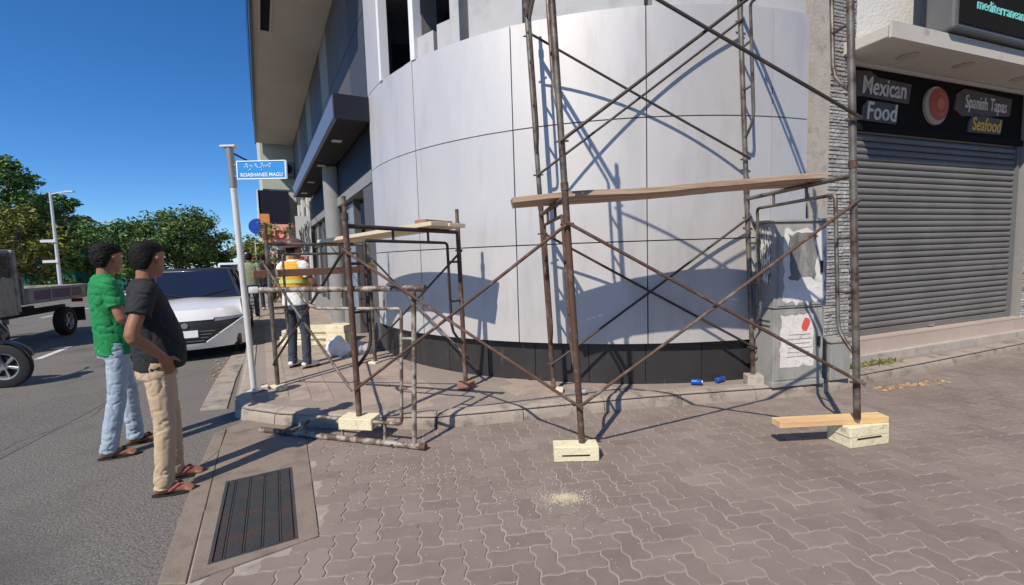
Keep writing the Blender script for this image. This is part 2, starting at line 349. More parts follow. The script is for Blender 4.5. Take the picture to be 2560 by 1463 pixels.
# kerb stones along the pavement edge, each its own piece
kerb = thing('kerb', None, None); kerb['kind'] = 'structure'
def resample(pl, step):
    out = [Vector((*pl[0], 0))]; acc = 0.
    for a, b in zip(pl[:-1], pl[1:]):
        a = Vector((*a, 0)); b = Vector((*b, 0)); d = (b - a).length; t = step - acc
        while t < d: out.append(a + (b - a) * (t / d)); t += step
        acc = d - (t - step)
    out.append(Vector((*pl[-1], 0))); return out
kp = resample(EDGE[3:-1], .10)
per = 8
for i in range(0, len(kp) - 1, per):
    seg = kp[i:i + per + 1]
    if len(seg) < 2: continue
    mb = MB(); rs = []
    for j, p in enumerate(seg):
        a = kp[max(0, i + j - 1)]; b = kp[min(len(kp) - 1, i + j + 1)]
        t = (b - a).normalized(); nrm = Vector((-t.y, t.x, 0))          # inwards (to the pavement)
        q = p + t * (.004 if j == 0 else (-.004 if j == len(seg) - 1 else 0))
        prof = [(-.012, -.03), (-.004, .04), (.004, PZ - .03), (.028, PZ - .002), (.06, PZ + .006), (.15, PZ + .008), (.152, -.03)]
        w_ = [nz((q.x, q.y, k), 3.3) * .012 + nz((q.x, q.y, k), 14) * .006 for k in range(len(prof))]
        rs.append([q + nrm * (o + (w_[k] if k < 5 else 0)) + Vector((0, 0, z + (w_[k] * .5 if 0 < k < 6 else 0))) for k, (o, z) in enumerate(prof)])
    mb.rings([r[::-1] for r in rs]); mb.build('kerb_stone', 'kerb', kerb, smooth=True, ang=50)

# concrete paving slabs on the pavement
slabs = thing('pavement', None, None); slabs['kind'] = 'structure'
EI = [p for p in EDGE]
kin = [Vector((p[0], p[1], 0)) for p in EDGE]
def edge_dist(x, y):
    best = 9.
    for a, b in zip(EDGE[:-1], EDGE[1:]):
        ax, ay = a; bx, by = b; dx, dy = bx - ax, by - ay; t = max(0, min(1, ((x - ax) * dx + (y - ay) * dy) / (dx * dx + dy * dy)))
        d = math.hypot(x - ax - t * dx, y - ay - t * dy)
        if d < best: best = d
    return best
CX, CY, CR = 1.71, 8.87, 4.28
slab_me = []
for v in range(5):
    mb = MB(); hx, hy = .1985, .0985
    top = [(x * hx, y * hy) for x, y in ((-1, -1), (1, -1), (1, 1), (-1, 1))]
    zt = [random.uniform(-.0015, .0025) for _ in range(4)]
    mb.hexa([(x, y, -.012) for x, y in top] + [(x * .985, y * .975, zt[k]) for k, (x, y) in enumerate(top)])
    slab_me.append(mb.mesh('slab', 'flag'))
cand = []
e1 = U; e2 = Vector((U.y, -U.x, 0))
for j in range(-25, 60):
    for i in range(-12, 70):
        p = Vector((-2.94, 4.56, 0)) + e1 * (i * .40 + (.2 if j % 2 else 0)) + e2 * (j * .20)
        cs = [p + e1 * a + e2 * b for a in (-.2, .2) for b in (-.1, .1)]
        if not all(inside((c.x, c.y), PAVE) for c in cs): continue
        if min(edge_dist(c.x, c.y) for c in cs) < .135: continue
        if math.hypot(p.x - CX, p.y - CY) < CR - .10: continue
        r = p - P0
        if r.dot(N) < -.1 and p.x < 0: continue
        if (p - W0).dot(WN) < .05 and p.x > 3: continue
        if p.y > 17 or p.x > 8: continue
        cand.append((p.length, p))
cand.sort(key=lambda q: q[0])
rest = MB()
for k, (d, p) in enumerate(cand):
    if k < 300:
        o = bpy.data.objects.new('slab', random.choice(slab_me)); COL.objects.link(o); o.parent = slabs
        o.location = (p.x, p.y, PZ + random.uniform(-.001, .0015)); o.rotation_euler = (random.uniform(-.003, .003), random.uniform(-.003, .003), math.pi / 2 - R(SY) + random.choice((0, math.pi)))
    else: rest.box((p.x, p.y, PZ - .006), (.197, .397, .012), zrot(SY))
if rest.v: rest.build('slab_field', 'flag', slabs)['kind'] = 'stuff'

# asphalt edge: flush concrete edging pieces, gutter strip
edging = thing('edging', None, None); edging['kind'] = 'structure'
OUT = [(-1.28, 1.10), (-1.52, 1.55), (-1.75, 2.02), (-2.07, 2.60), (-2.40, 3.22), (-2.75, 3.93)]
INN = [(-1.14, 1.10), (-1.38, 1.55), (-1.61, 2.02), (-1.96, 2.66), (-2.46, 3.57), (-2.71, 4.05)]
for i in range(5):
    a, b, c, d = OUT[i], OUT[i + 1], INN[i + 1], INN[i]
    mb = MB(); s = .003
    mb.prism([(a[0], a[1] + s), (b[0], b[1] - s), (c[0] - s, c[1] - s), (d[0] - s, d[1] + s)], -.05, .004)
    bevel_mesh(mb, .004).build('edging_block', 'apron', edging)
mb = MB(); mb.prism([(-3.36, 4.62), (-3.98, 5.80), (-4.79, 7.43), (-8.6, 14.5), (-8.4, 14.6), (-4.58, 7.52), (-3.76, 5.88), (-3.10, 4.66)], -.05, .002)
struct(mb.build('gutter', 'gutter'))

# drain: concrete apron with an iron grate
gyaw = -28.
gc = Vector((-1.64, 2.68, 0)); gr = zrot(gyaw); GW, GL = .42, .99
mb = MB(); AP = [(-1.60, 2.03), (-1.12, 2.36), (-1.60, 3.30), (-1.86, 3.80), (-1.95, 4.04), (-2.64, 4.30), (-2.70, 4.05), (-2.46, 3.57), (-1.955, 2.66)]
hole = [gc + gr @ Vector((x, y, 0)) for x, y in ((-GW / 2, -GL / 2), (GW / 2, -GL / 2), (GW / 2, GL / 2), (-GW / 2, GL / 2))]
bm = bmesh.new()
outer = [bm.verts.new((x, y, .0055)) for x, y in AP]; inner = [bm.verts.new((p.x, p.y, .0055)) for p in hole]
es = [bm.edges.new((outer[i], outer[(i + 1) % len(outer)])) for i in range(len(outer))] + [bm.edges.new((inner[i], inner[(i + 1) % 4])) for i in range(4)]
bmesh.ops.triangle_fill(bm, use_beauty=True, edges=es)
ext = bmesh.ops.extrude_face_region(bm, geom=list(bm.faces)); 
for e in ext['geom']:
    if isinstance(e, bmesh.types.BMVert): e.co.z -= .12
bmesh.ops.recalc_face_normals(bm, faces=list(bm.faces))
me = bpy.data.meshes.new('drain_apron'); bm.to_mesh(me); bm.free(); me.materials.append(MATS['apron'])
o = bpy.data.objects.new('drain_apron', me); COL.objects.link(o); struct(o)
g = thing('drain_grate', 'dark iron street drain grate with rows of fine bars set in tan concrete', 'drain grate', gc)
mb = MB(); mb.box((gc.x, gc.y, -.0025), (GW, GL, .001), gr); mb.build('pit_floor', 'pit', g)
mb = MB()
for x0, sx, y0, sy in ((-GW / 2 + .008, .016, 0, GL - .034), (GW / 2 - .008, .016, 0, GL - .034), (0, GW - .002, -GL / 2 + .009, .016), (0, GW - .002, GL / 2 - .009, .016)):
    mb.box(gc + gr @ Vector((x0, y0, .001)), (sx, sy, .0075), gr)
mb.build('frame', 'iron', g)
xs = [-GW / 2 + .016 + i * (GW - .032) / 4.6 for i in (0, .6, 1.65, 2.7, 3.75, 4.6)]
for x in xs[1:-1]:
    mb = MB(); mb.box(gc + gr @ Vector((x, 0, -.0005)), (.007, GL - .036, .002), gr); mb.build('cross_bar', 'iron', g)
mb = MB(); n = 44
for i in range(n):
    y = -GL / 2 + .022 + (i + .5) * (GL - .044) / n
    for a, b in zip(xs[:-1], xs[1:]):
        mb.box(gc + gr @ Vector(((a + b) / 2, y, .001)), (b - a - .016, .0150, .006), gr)
mb.build('bar', 'iron', g)['kind'] = 'stuff'

# interlocking zig-zag pavers in herringbone
pav = thing('paving', None, None); pav['kind'] = 'structure'
PU = .1145; PYAW = 79.5
pe1 = Vector((math.sin(R(PYAW)), math.cos(R(PYAW)), 0)); pe2 = Vector((-pe1.y, pe1.x, 0))
amp = .13
def edge_pts(a, b):         # lattice edge a->b with its fixed S shape (same whichever paver it bounds)
    (x0, y0), (x1, y1) = a, b; rev = (x1 < x0) or (y1 < y0)
    if rev: (x0, y0), (x1, y1) = b, a
    hor = y0 == y1
    pts = []
    for t, d in ((0, 0), (.22, 1), (.36, 1), (.64, -1), (.78, -1)):
        x = x0 + (x1 - x0) * t; y = y0 + (y1 - y0) * t
        if hor: y += d * amp * .62 * .5
        else: x += d * amp * .62
        pts.append((x, y))
    pts.append((x1, y1))
    if rev: pts = pts[::-1]
    return pts[:-1]
def paver_mb(w_, h_, c):
    loop = []
    corners = [(i, 0) for i in range(w_)] + [(w_, j) for j in range(h_)] + [(i, h_) for i in range(w_, 0, -1)] + [(0, j) for j in range(h_, 0, -1)]
    for i in range(len(corners)): loop += edge_pts(corners[i], corners[(i + 1) % len(corners)])
    n = len(loop)
    def off(d):
        out = []
        for i in range(n):
            p = Vector(loop[i]); a = Vector(loop[i - 1]); b = Vector(loop[(i + 1) % n])
            t1 = (p - a).normalized(); t2 = (b - p).normalized(); t = (t1 + t2).normalized()
            nn = Vector((-t.y, t.x)); k = max(.5, nn.dot(Vector((-t1.y, t1.x)))); out.append(p * PU + nn * (d / k))
        return out
    mb = MB(); o0 = off(.0042); o1 = off(.0070)
    cxy = Vector((w_ / 2 * PU, h_ / 2 * PU))
    to = lambda p, z: pe1 * (p.x - cxy.x) + pe2 * (p.y - cxy.y) + Vector((0, 0, z))
    r0 = [to(p, -.03) for p in o0]; r1 = [to(p, -.0035) for p in o0]; r2 = [to(p, 0) for p in o1]
    mb.rings([r1, r2], cap=False); k = len(mb.v); mb.f.append(tuple(range(n, 2 * n)))
    return mb
pm = {(2, 1): paver_mb(2, 1, None), (1, 2): paver_mb(1, 2, None)}
pme = {k: v.mesh('paver', 'paver') for k, v in pm.items()}
FIELD = [(-1.58, 1.95), (-1.2, 1.15), (-.8, .2), (9.5, .2), (11.5, 7.9), (7.25, 6.22), (4.89, 5.31), (3.86, 4.92), (3.01, 4.58), (2.09, 4.48), (1.26, 4.37), (.44, 4.22), (-.31, 4.07), (-.74, 4.0), (-1.41, 4.05), (-1.95, 4.1), (-1.78, 3.6), (-1.56, 3.22), (-1.10, 2.34), (-1.56, 2.0)]
mi = cam.matrix_world.inverted(); pavers = []
def herring():
    for j in range(-40, 110):
        for i in range(-60, 130):
            k = (i - j) % 4
            if k == 0: yield i, j, (2, 1)
            elif k == 3: yield i, j, (1, 2)
for i, j, wh in herring():
    p = pe1 * ((i + wh[0] / 2) * PU) + pe2 * ((j + wh[1] / 2) * PU)
    if not inside((p.x, p.y), FIELD): continue
    pavers.append((p, wh))
def score(p):
    q = mi @ p
    if q.z > -.3: return 0
    x = q.x / -q.z * 1110; y = q.y / -q.z * 1110
    if abs(x) > 1300 or y < -750: return 0
    return 1 / (-q.z)
pavers.sort(key=lambda a: -score(a[0]))
rest = MB()
for k, (p, wh) in enumerate(pavers):
    dz = random.uniform(-.0012, .0012)
    if k < 300:
        o = bpy.data.objects.new('paver', pme[wh]); COL.objects.link(o); o.parent = pav; o.location = (p.x, p.y, dz)
        o.rotation_euler = (random.uniform(-.006, .006), random.uniform(-.006, .006), 0)
    else: rest.add([v + p + Vector((0, 0, dz + nz(v + p, 9) * .0006)) for v in pm[wh].v], pm[wh].f)
rest.build('paver_field', 'paver_far', pav)['kind'] = 'stuff'

# painted lane marks on the road
lane = thing('lane_marking', None, None); lane['kind'] = 'structure'
for a, b in (((-8.35, 7.68), (-8.95, 8.85)), ((-7.62, 6.70), (-7.20, 5.9)), ((-10.1, 11.2), (-10.75, 12.4)), ((-15.6, 14.6), (-17.2, 18.2)), ((-12, 15), (-12.7, 16.3)), ((-14, 18.8), (-14.7, 20.1))):
    a = Vector((*a, 0)); b = Vector((*b, 0)); t = (b - a).normalized(); nn = Vector((t.y, -t.x, 0)) * .055
    mb = MB(); mb.add([a - nn + Vector((0, 0, -.008)), a + nn + Vector((0, 0, -.008)), b + nn + Vector((0, 0, -.008)), b - nn + Vector((0, 0, -.008))], [(0, 1, 2, 3)]); mb.build('dash', 'road_paint', lane)

# repaired patch and tar-sealed cracks in the asphalt
M('tar', (.065, .061, .057), .8, col2=(.10, .094, .088), scale=30, bump=.3, bscale=120)
M('asphalt_patch', (.07, .065, .06), .9, col2=(.235, .22, .20), scale=80, mixw=.19, bump=.8, bscale=110, detail=3)
sheet('road_patch', [(-4.9, 3.1), (-4.2, 3.35), (-4.55, 4.5), (-4.9, 5.6), (-5.65, 5.3), (-5.2, 4.2)], -.0085, 'asphalt_patch')
cracks = thing('road_crack', None, None); cracks['kind'] = 'structure'
for pts in ([(-4.3, 3.2), (-4.5, 3.9), (-4.42, 4.5), (-4.8, 5.2), (-5.1, 6.1), (-5.6, 7.2)],):
    pp_ = resample(pts, .06); mb = MB(); vs = []
    for i, p in enumerate(pp_):
        t = (pp_[min(i + 1, len(pp_) - 1)] - pp_[max(i - 1, 0)]).normalized(); nn = Vector((t.y, -t.x, 0)); w_ = .0015 + .004 * abs(nz(p, 6)); j = nn * (.02 * nz(p, 9)); vs += [p + j - nn * w_ + Vector((0, 0, -.0065)), p + j + nn * w_ + Vector((0, 0, -.0065))]
    mb.add(vs, [(2 * i, 2 * i + 1, 2 * i + 3, 2 * i + 2) for i in range(len(pp_) - 1)]); mb.build('crack', 'tar', cracks)

# ================================================================ CORNER BUILDING
bld = thing('corner_building', 'corner building with curved silver metal cladding and black plinth', 'building', (CX, CY, 0))
def cp(a, r, z): return Vector((CX + r * math.sin(R(a)), CY - r * math.cos(R(a)), z))
def arc(mb, a0, a1, r0, r1, z0, z1, step=1.6):
    n = max(1, int(abs(a1 - a0) / step)); rs = []
    for i in range(n + 1):
        a = a0 + (a1 - a0) * i / n
        rs.append([cp(a, r1, z0), cp(a, r0, z0), cp(a, r0, z1), cp(a, r1, z1)])
    return mb.rings(rs)
AJ = [-61.8, -41.9, -22.6, -4.0, 14.0, 20.6]          # vertical joints
ZJ = [.56, 1.64, 2.88, 3.96]                           # horizontal joints
gap_a, gap_z = .085, .006
for i in range(5):
    for j in range(3):
        mb = MB(); arc(mb, AJ[i] + gap_a, AJ[i + 1] - gap_a, CR - .03, CR + random.uniform(-.0015, .0015), ZJ[j] + gap_z, ZJ[j + 1] - gap_z)
        # slight oil-canning of the sheet
        mb.build('cladding_panel', 'clad', bld, smooth=True, ang=30)
mb = MB(); arc(mb, -61.7, 20.5, CR - .34, CR - .034, .57, 3.95); mb.build('backing_wall', 'clad_back', bld, smooth=True)
mb = MB(); arc(mb, AJ[0] + .1, AJ[0] + 8.9, CR - .03, CR, ZJ[3] + gap_z, 6.2); mb.build('cladding_panel', 'clad', bld, smooth=True)
# black plinth of wide slabs
pa = -61.5
while pa < 20.5:
    nb = min(20.6, pa + 8.2)
    mb = MB(); arc(mb, pa + .05, nb - .05, CR - .25, CR - .085, 0.02, .555); mb.build('plinth_slab', 'plinth', bld, smooth=True); pa = nb
# upper wall of bare render with openings
def up(name, a0, a1, z0, z1, r0=CR - .36, r1=CR - .045, mat='render_grey'):
    mb = MB(); arc(mb, a0, a1, r0, r1, z0, z1); return mb.build(name, mat, bld, smooth=True)
ZT = 3.956
up('render_wall', -41.3, -36.95, ZT, 4.22); up('render_wall', -36.1, -33.3, ZT, 4.26); up('render_wall', -33.28, -31.5, ZT, 6.2); up('render_wall', -29.7, -20.9, ZT, 6.2)
up('render_wall', -20.25, -4.1, ZT, 6.2); up('render_wall', -3.0, 20.6, ZT + .02, 6.2)
up('render_wall', -52.6, -33.3, 5.6, 6.2)
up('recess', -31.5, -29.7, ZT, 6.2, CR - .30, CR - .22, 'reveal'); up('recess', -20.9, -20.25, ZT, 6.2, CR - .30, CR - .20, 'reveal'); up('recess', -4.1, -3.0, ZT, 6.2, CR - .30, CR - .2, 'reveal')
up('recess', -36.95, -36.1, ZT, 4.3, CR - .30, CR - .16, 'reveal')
wnd = up('window_frame', -52.85, -51.9, ZT + .002, 5.6, CR - .1, CR + .02, 'white_frame')
up('window_frame', -41.9, -40.75, ZT + .002, 5.6, CR - .1, CR + .015, 'white_frame')
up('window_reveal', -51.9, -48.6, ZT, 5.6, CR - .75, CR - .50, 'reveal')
mb = MB(); arc(mb, -48.6, -41.3, CR - .36, CR - .20, ZT, ZT + .16); mb.build('window_sill', 'render_grey', bld, smooth=True)
o = up('window', -70, -30, ZT + .1, 5.6, CR - 1.25, CR - 1.2, 'clad_back')
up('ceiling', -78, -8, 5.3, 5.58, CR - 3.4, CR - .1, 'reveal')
mb = MB(); arc(mb, -61.8, 20.6, CR - 1.4, CR - .02, 6.2, 6.4); mb.build('roof_slab', 'render_grey', bld)
# left facade along the street
def sb(name, mat, *a, parent=bld, **k):
    mb = MB(); sbox(mb, *a); return mb.build(name, mat, parent, **k)
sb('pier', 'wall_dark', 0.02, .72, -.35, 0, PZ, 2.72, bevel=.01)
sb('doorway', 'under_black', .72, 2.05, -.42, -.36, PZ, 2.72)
dr = sb('door', 'dark_glass', .86, 1.92, -.30, -.26, PZ + .01, 2.45); sb('door_handle', 'alloy', 1.06, 1.09, -.26, -.21, 1.0, 1.5, parent=dr)
sb('door_post', 'wall_dark', 2.05, 2.14, -.2, -.08, PZ, 2.72)
sb('low_wall', 'wall_light', 2.14, 9.4, -.2, 0, PZ, .48)
for i, (a, b, m_) in enumerate(((2.14, 3.0, 'sky_glass'), (3.0, 4.1, 'shop_glass'), (4.1, 5.2, 'shop_glass'), (5.2, 6.4, 'shop_glass'), (6.4, 7.6, 'shop_glass'), (7.6, 9.4, 'shop_glass'))):
    wd = sb('shop_window', m_, a + .04, b - .04, -.11, -.09, .5, 2.68)
    sb('window_bar', 'wall_dark', b - .035, b + .035, -.16, -.03, .48, 2.72, parent=wd)
    sb('rail', 'wall_dark', a + .04, b - .04, -.15, -.05, 2.02, 2.07, parent=wd)
sb('interior_wall', 'wall_light', 2.14, 9.4, -1.6, -1.5, PZ, 2.72); sb('interior_floor', 'wall_dark', .7, 9.4, -1.5, -.2, .02, .1)
sb('header', 'wall_light', .0, 9.4, -.35, .015, 2.722, 2.90)
sb('sign_band', 'navy', .0, 9.4, -.30, -.02, 2.902, 3.58)
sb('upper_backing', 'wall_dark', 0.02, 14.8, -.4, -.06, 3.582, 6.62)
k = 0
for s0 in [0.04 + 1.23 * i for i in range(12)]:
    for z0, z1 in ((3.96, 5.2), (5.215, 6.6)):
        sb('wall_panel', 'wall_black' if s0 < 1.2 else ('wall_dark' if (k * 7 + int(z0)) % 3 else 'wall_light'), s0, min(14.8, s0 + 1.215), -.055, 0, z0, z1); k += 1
for s0 in (9.5, 11.5, 13.2): sb('pier', 'cream_wall', s0, s0 + .45, -.3, .06, PZ, 3.9)
sb('shop_wall', 'wall_dark', 9.4, 14.8, -.3, 0.0, PZ, 3.58)
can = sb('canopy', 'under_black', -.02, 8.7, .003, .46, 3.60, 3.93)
sb('fascia', 'fascia_blue', -.02, 8.7, .462, .50, 3.585, 3.935, parent=can)
for a, b in ((0, 2.9), (2.9, 5.8), (5.8, 8.7)): sb('fascia_trim', 'fascia_blue', a, b - .012, .502, .512, 3.60, 3.92, parent=can)
sb('end_panel', 'navy', -.06, -.022, .003, .50, 3.585, 3.935, parent=can)
for s0 in (1.2, 3.4, 5.6, 7.6): sb('downlight', 'lamp_off', s0, s0 + .16, .20, .36, 3.592, 3.60, parent=can)
mb = MB(); c_ = sp(3.6, .06); mb.lathe((c_.x, c_.y, PZ), [(.0, 0), (.24, 0), (.24, .06), (.20, .08), (.20, 3.47), (0, 3.47)], n=24); mb.build('column', 'column_grey', bld, smooth=True)
sb('partition', 'clad_back', 1.5, 1.6, -6, -.41, 3.6, 6.6); sb('inner_ceiling', 'reveal', -2, 14.8, -6, -.41, 6.605, 6.7)
# overhanging upper storeys
ov = sb('overhang', 'soffit', -.3, 14.8, -.4, 1.36, 6.62, 10.5)
sb('edge_band', 'dark_green', -.34, 14.84, 1.362, 1.42, 6.56, 10.5, parent=ov)
for i in range(6):
    wv = sb('window', 'dark_glass', 1.5 + 2.2 * i, 3.2 + 2.2 * i, 1.421, 1.44, 7.3, 9.6, parent=ov)
sb('vent_slot', 'pit', 2.4, 4.4, 1.06, 1.22, 6.600, 6.618, parent=ov); sb('vent_trim', 'cream_wall', 2.3, 4.5, 1.02, 1.052, 6.585, 6.618, parent=ov); sb('vent_trim', 'cream_wall', 2.3, 4.5, 1.228, 1.26, 6.585, 6.618, parent=ov)

# neighbouring building further along the street
nb_ = thing('street_building', 'pale green street building seen beyond the overhang with navy awning', 'building', sp(15, 0))
sb('wall', 'pale_green', 15.0, 27, -3, 1.25, 4.75, 9.5, parent=nb_); sb('wall', 'cream_wall', 15.05, 27, -3, 1.0, PZ, 4.745, parent=nb_)
sb('awning', 'navy', 14.4, 22, .3, 1.45, 3.05, 4.60, parent=nb_); sb('awning_edge', 'white_frame', 14.36, 22, 1.452, 1.50, 3.0, 4.62, parent=nb_)
wd = sb('window', 'dark_glass', 14.96, 15.0, .2, .9, 6.9, 8.2, parent=nb_)
for s0 in (28, 38, 50, 63):
    q = thing('street_building', {28: 'cream building far along the street', 38: 'pale green far building past the cream one', 50: 'tall cream building farther along the street', 63: 'last pale building at the far street end'}[s0], 'building', sp(s0, 0), group='buildings far along the street')
    sb('wall', 'cream_wall' if s0 in (28, 50) else 'pale_green', s0, s0 + 10, -6, .4, PZ, 6 + (s0 % 4), parent=q)
    for z0 in (1.0, 3.8): 
        for t_ in (1, 4, 7): sb('window', 'dark_glass', s0 + t_, s0 + t_ + 1.5, .401, .44, z0, z0 + 1.6, parent=q)
ac = thing('air_conditioner', 'small grey air conditioner box hung on the pale green wall', 'air conditioner', sp(14.7, .2, 5.2))
mb = MB(); sbox(mb, 14.5, 14.96, .03, .62, 5.25, 5.85); mb.build('casing', 'reveal', ac); mb = MB(); c_ = sp(14.49, .3, 5.55); mb.lathe(c_, [(0, 0), (.2, 0), (.2, .02), (0, .02)], -U, 16); mb.build('fan_grille', 'pit', ac)
# meter cabinet and signs on the far shop fronts
mt = thing('meter_board', 'white meter board with looping dark wires under the canopy end', 'meter board', sp(9.2, .3, 2.5))
mb = MB(); sbox(mb, 9.05, 9.15, .06, .48, 1.75, 3.05); mb.build('board', 'ac_white', mt)
for k in range(4):
    a = sp(9.02, .12 + .09 * k, 2.9 - .1 * k); b = sp(9.02, .2 + .05 * k, 1.9); mid = (a + b) / 2 + N * (.06 * (-1) ** k) - U * .03
    mb = MB(); mb.tube([a, (a + mid) / 2 + N * .02, mid, (b + mid) / 2 - N * .03, b], .014, 6); mb.build('wire', 'cable', mt)
os_ = thing('shop_sign', 'square orange and pink shop sign with a red ring beside the shrub', 'sign', sp(11.6, .9, 2.6))
mb = MB(); sbox(mb, 11.6, 11.66, .55, 1.15, 2.35, 2.98); mb.build('panel', 'pink_sign', os_)
mb = MB(); sbox(mb, 11.56, 11.598, 1.155, 1.45, 2.30, 3.35); mb.build('side_panel', 'orange_sign', os_)
mb = MB(); c_ = sp(11.58, .86, 2.62); mb.tube([c_ + N * (.15 * math.cos(t * math.pi / 8)) + Vector((0, 0, .15 * math.sin(t * math.pi / 8))) for t in range(16)], .028, 6, closed=True); mb.build('ring', 'paint_red', os_)
mb = MB(); mb.lathe(sp(11.58, .60, 2.86), [(0, 0), (.05, 0), (.05, .03), (0, .03)], -U, 10); mb.build('dot', 'paint_red', os_)
bs = thing('round_sign', 'round blue sign hanging left of the orange shop sign', 'sign', sp(12.4, 1.7, 2.9))
mb = MB(); mb.lathe(sp(12.4, 1.55, 2.95), [(0, 0), (.30, 0), (.30, .05), (0, .05)], -U, 20); mb.build('disc', 'blue_sign', bs); mb = MB(); mb.tube([sp(12.42, 1.0, 2.95), sp(12.42, 1.5, 2.95)], .02, 6); mb.build('bracket', 'chassis', bs)

for nm, lab, m_, a in (('banner', 'yellow hanging banner on the shop fronts beyond the worker', 'letter_yellow', (10.3, 10.34, .35, .75, 1.3, 2.3)), ('banner', 'small red hanging banner below the orange shop sign', 'paint_red', (11.2, 11.24, .10, .45, 1.2, 2.1)), ('parasol_cloth', 'dark brown folded parasol cloth beside the red climber', 'helmet', (10.8, 11.0, .75, 1.0, .9, 2.0))):
    t = thing(nm, lab, 'banner' if nm == 'banner' else 'parasol', sp(a[0], a[2], a[4])); mb = MB(); sbox(mb, *a); mb.build('cloth', m_, t); mb = MB(); mb.tube([sp(a[0] + .02, a[2] - .05, a[5] + .01), sp(a[0] + .02, a[3] + .05, a[5] + .01)], .014, 6); mb.build('rod', 'chassis', t)
# ================================================================ RIGHT SHOP
shop = thing('shop_building', 'shop with grey roller shutter, stone cladding and projecting concrete canopy', 'building', W0)
def wb(name, mat, *a, parent=shop, **k):
    mb = MB(); wbox(mb, *a); return mb.build(name, mat, parent, **k)
wb('upper_wall', 'white_rough', -.62, 6.2, -.4, -.02, 3.64, 6.5)
wb('backing', 'sign_black', -.05, 3.9, -.4, -.16, 0.1, 3.62)
cn = wb('canopy', 'canopy_paint', -.20, 6.2, .0, .50, 3.64, 3.77, bevel=.012); wb('edge_bead', 'canopy_paint', -.22, 6.2, .502, .53, 3.62, 3.78, parent=cn)
for s0, o0 in ((.55, .25), (1.55, .28), (2.9, .24)):
    mb = MB(); mb.lathe(wp(s0, o0, 3.632), [(0, 0), (.10, 0), (.10, .006), (0, .006)], n=16); mb.build('lamp_plate', 'tan_render', cn)
sg = wb('sign_panel', 'sign_black', .06, 3.86, -.155, -.10, 2.98, 3.63)
ex, ez = WU, Vector((0, 0, 1))
def wtext(body, s, z, size, mat, parent, name, o=-.09, **k):
    p = wp(s, o, z); return text_mb(body, size, plane_m(p, ex, ez), **k).build(name, mat, parent)
def plate(pts, o0, o1, mat, parent, name):
    mb = MB(); n = len(pts); mb.add([wp(s, o0, z) for s, z in pts] + [wp(s, o1, z) for s, z in pts], [tuple(range(n))[::-1], tuple(range(n, 2 * n))] + [(i, (i + 1) % n, n + (i + 1) % n, n + i) for i in range(n)]); return mb.build(name, mat, parent)
plate([(.20, 3.28), (.36, 3.30), (1.22, 3.28), (1.26, 3.52), (.62, 3.54), (.48, 3.60), (.22, 3.58)], -.10, -.085, 'letter_back', sg, 'letter_plate')
wtext('Mexican', .74, 3.42, .29, 'letter_white', sg, 'lettering', -.082, shear=.12, bold=.003, sx=.86)
plate([(.34, 3.02), (.98, 3.01), (1.02, 3.25), (.44, 3.26), (.36, 3.18)], -.10, -.085, 'letter_back', sg, 'letter_plate')
wtext('Food', .70, 3.13, .29, 'letter_white', sg, 'lettering', -.082, shear=.1, bold=.004, sx=.95)
mb = MB(); mb.lathe(wp(1.76, -.10, 3.30), [(0, 0), (.24, 0), (.24, .03), (0, .03)], WN, 28); d_ = mb.build('badge', 'disc_cream', sg, smooth=True)
for r_, m_, h_ in ((.20, 'disc_red', .04), (.145, 'disc_orange', .045), (.125, 'disc_red', .05), (.075, 'disc_orange', .055)):
    mb = MB(); mb.lathe(wp(1.80, -.10, 3.32), [(0, 0), (r_, 0), (r_, h_), (0, h_)], WN, 28); mb.build('badge_ring', m_, d_, smooth=True)
plate([(2.18, 3.30), (2.36, 3.22), (3.50, 3.30), (3.54, 3.54), (2.40, 3.58), (2.22, 3.50)], -.10, -.085, 'letter_back', sg, 'letter_plate')
wtext('Spanish Tapas', 2.90, 3.41, .24, 'letter_white', sg, 'lettering', -.082, shear=.1, bold=.002, sx=.74)
plate([(2.50, 3.02), (3.28, 3.03), (3.34, 3.24), (2.62, 3.27), (2.52, 3.16)], -.10, -.085, 'letter_back', sg, 'letter_plate')
wtext('Seafood', 2.93, 3.13, .25, 'letter_yellow', sg, 'lettering', -.082, shear=.12, bold=.003, sx=.86)
wb('sign_bottom', 'sign_black', .06, 3.86, -.155, -.07, 2.90, 2.978)
# roller shutter of separate slats
sh = thing('roller_shutter', 'closed grey roller shutter of horizontal slats over the shop front', 'shutter', wp(1.9, -.12, .4))
SH0, SH1 = .10, 3.78
prof = [(-.012, .002), (.0, .006), (.010, .020), (.014, .040), (.010, .060), (.0, .074), (-.010, .078), (-.014, .05)]
mb = MB(); rs = []
for s in (SH0, SH1): rs.append([WU * s + WN * o + Vector((0, 0, z)) for o, z in prof])
mb.rings(rs); sm = mb.mesh('slat', 'shutter', smooth=True, ang=60)
zs = .46
while zs < 2.90:
    o = bpy.data.objects.new('slat', sm); COL.objects.link(o); o.parent = sh; o.location = wp(random.uniform(-.003, .003), -.13 + random.uniform(-.002, .002), zs) - Vector(sh.location); o.rotation_euler = (0, random.uniform(-.0012, .0012), 0); zs += .0805
mb = MB(); wbox(mb, SH0, SH1, -.15, -.115, .385, .457); mb.build('bottom_bar', 'shutter', sh, bevel=.006)
mb = MB(); wbox(mb, 1.85, 1.97, -.114, -.09, .40, .45); mb.build('lock', 'alloy', sh)
for a, b in ((.05, SH0 - .004), (SH1 + .004, 3.83)):
    mb = MB(); wbox(mb, a, b, -.16, -.09, .385, 2.9); mb.build('guide_rail', 'shutter_rail', sh)
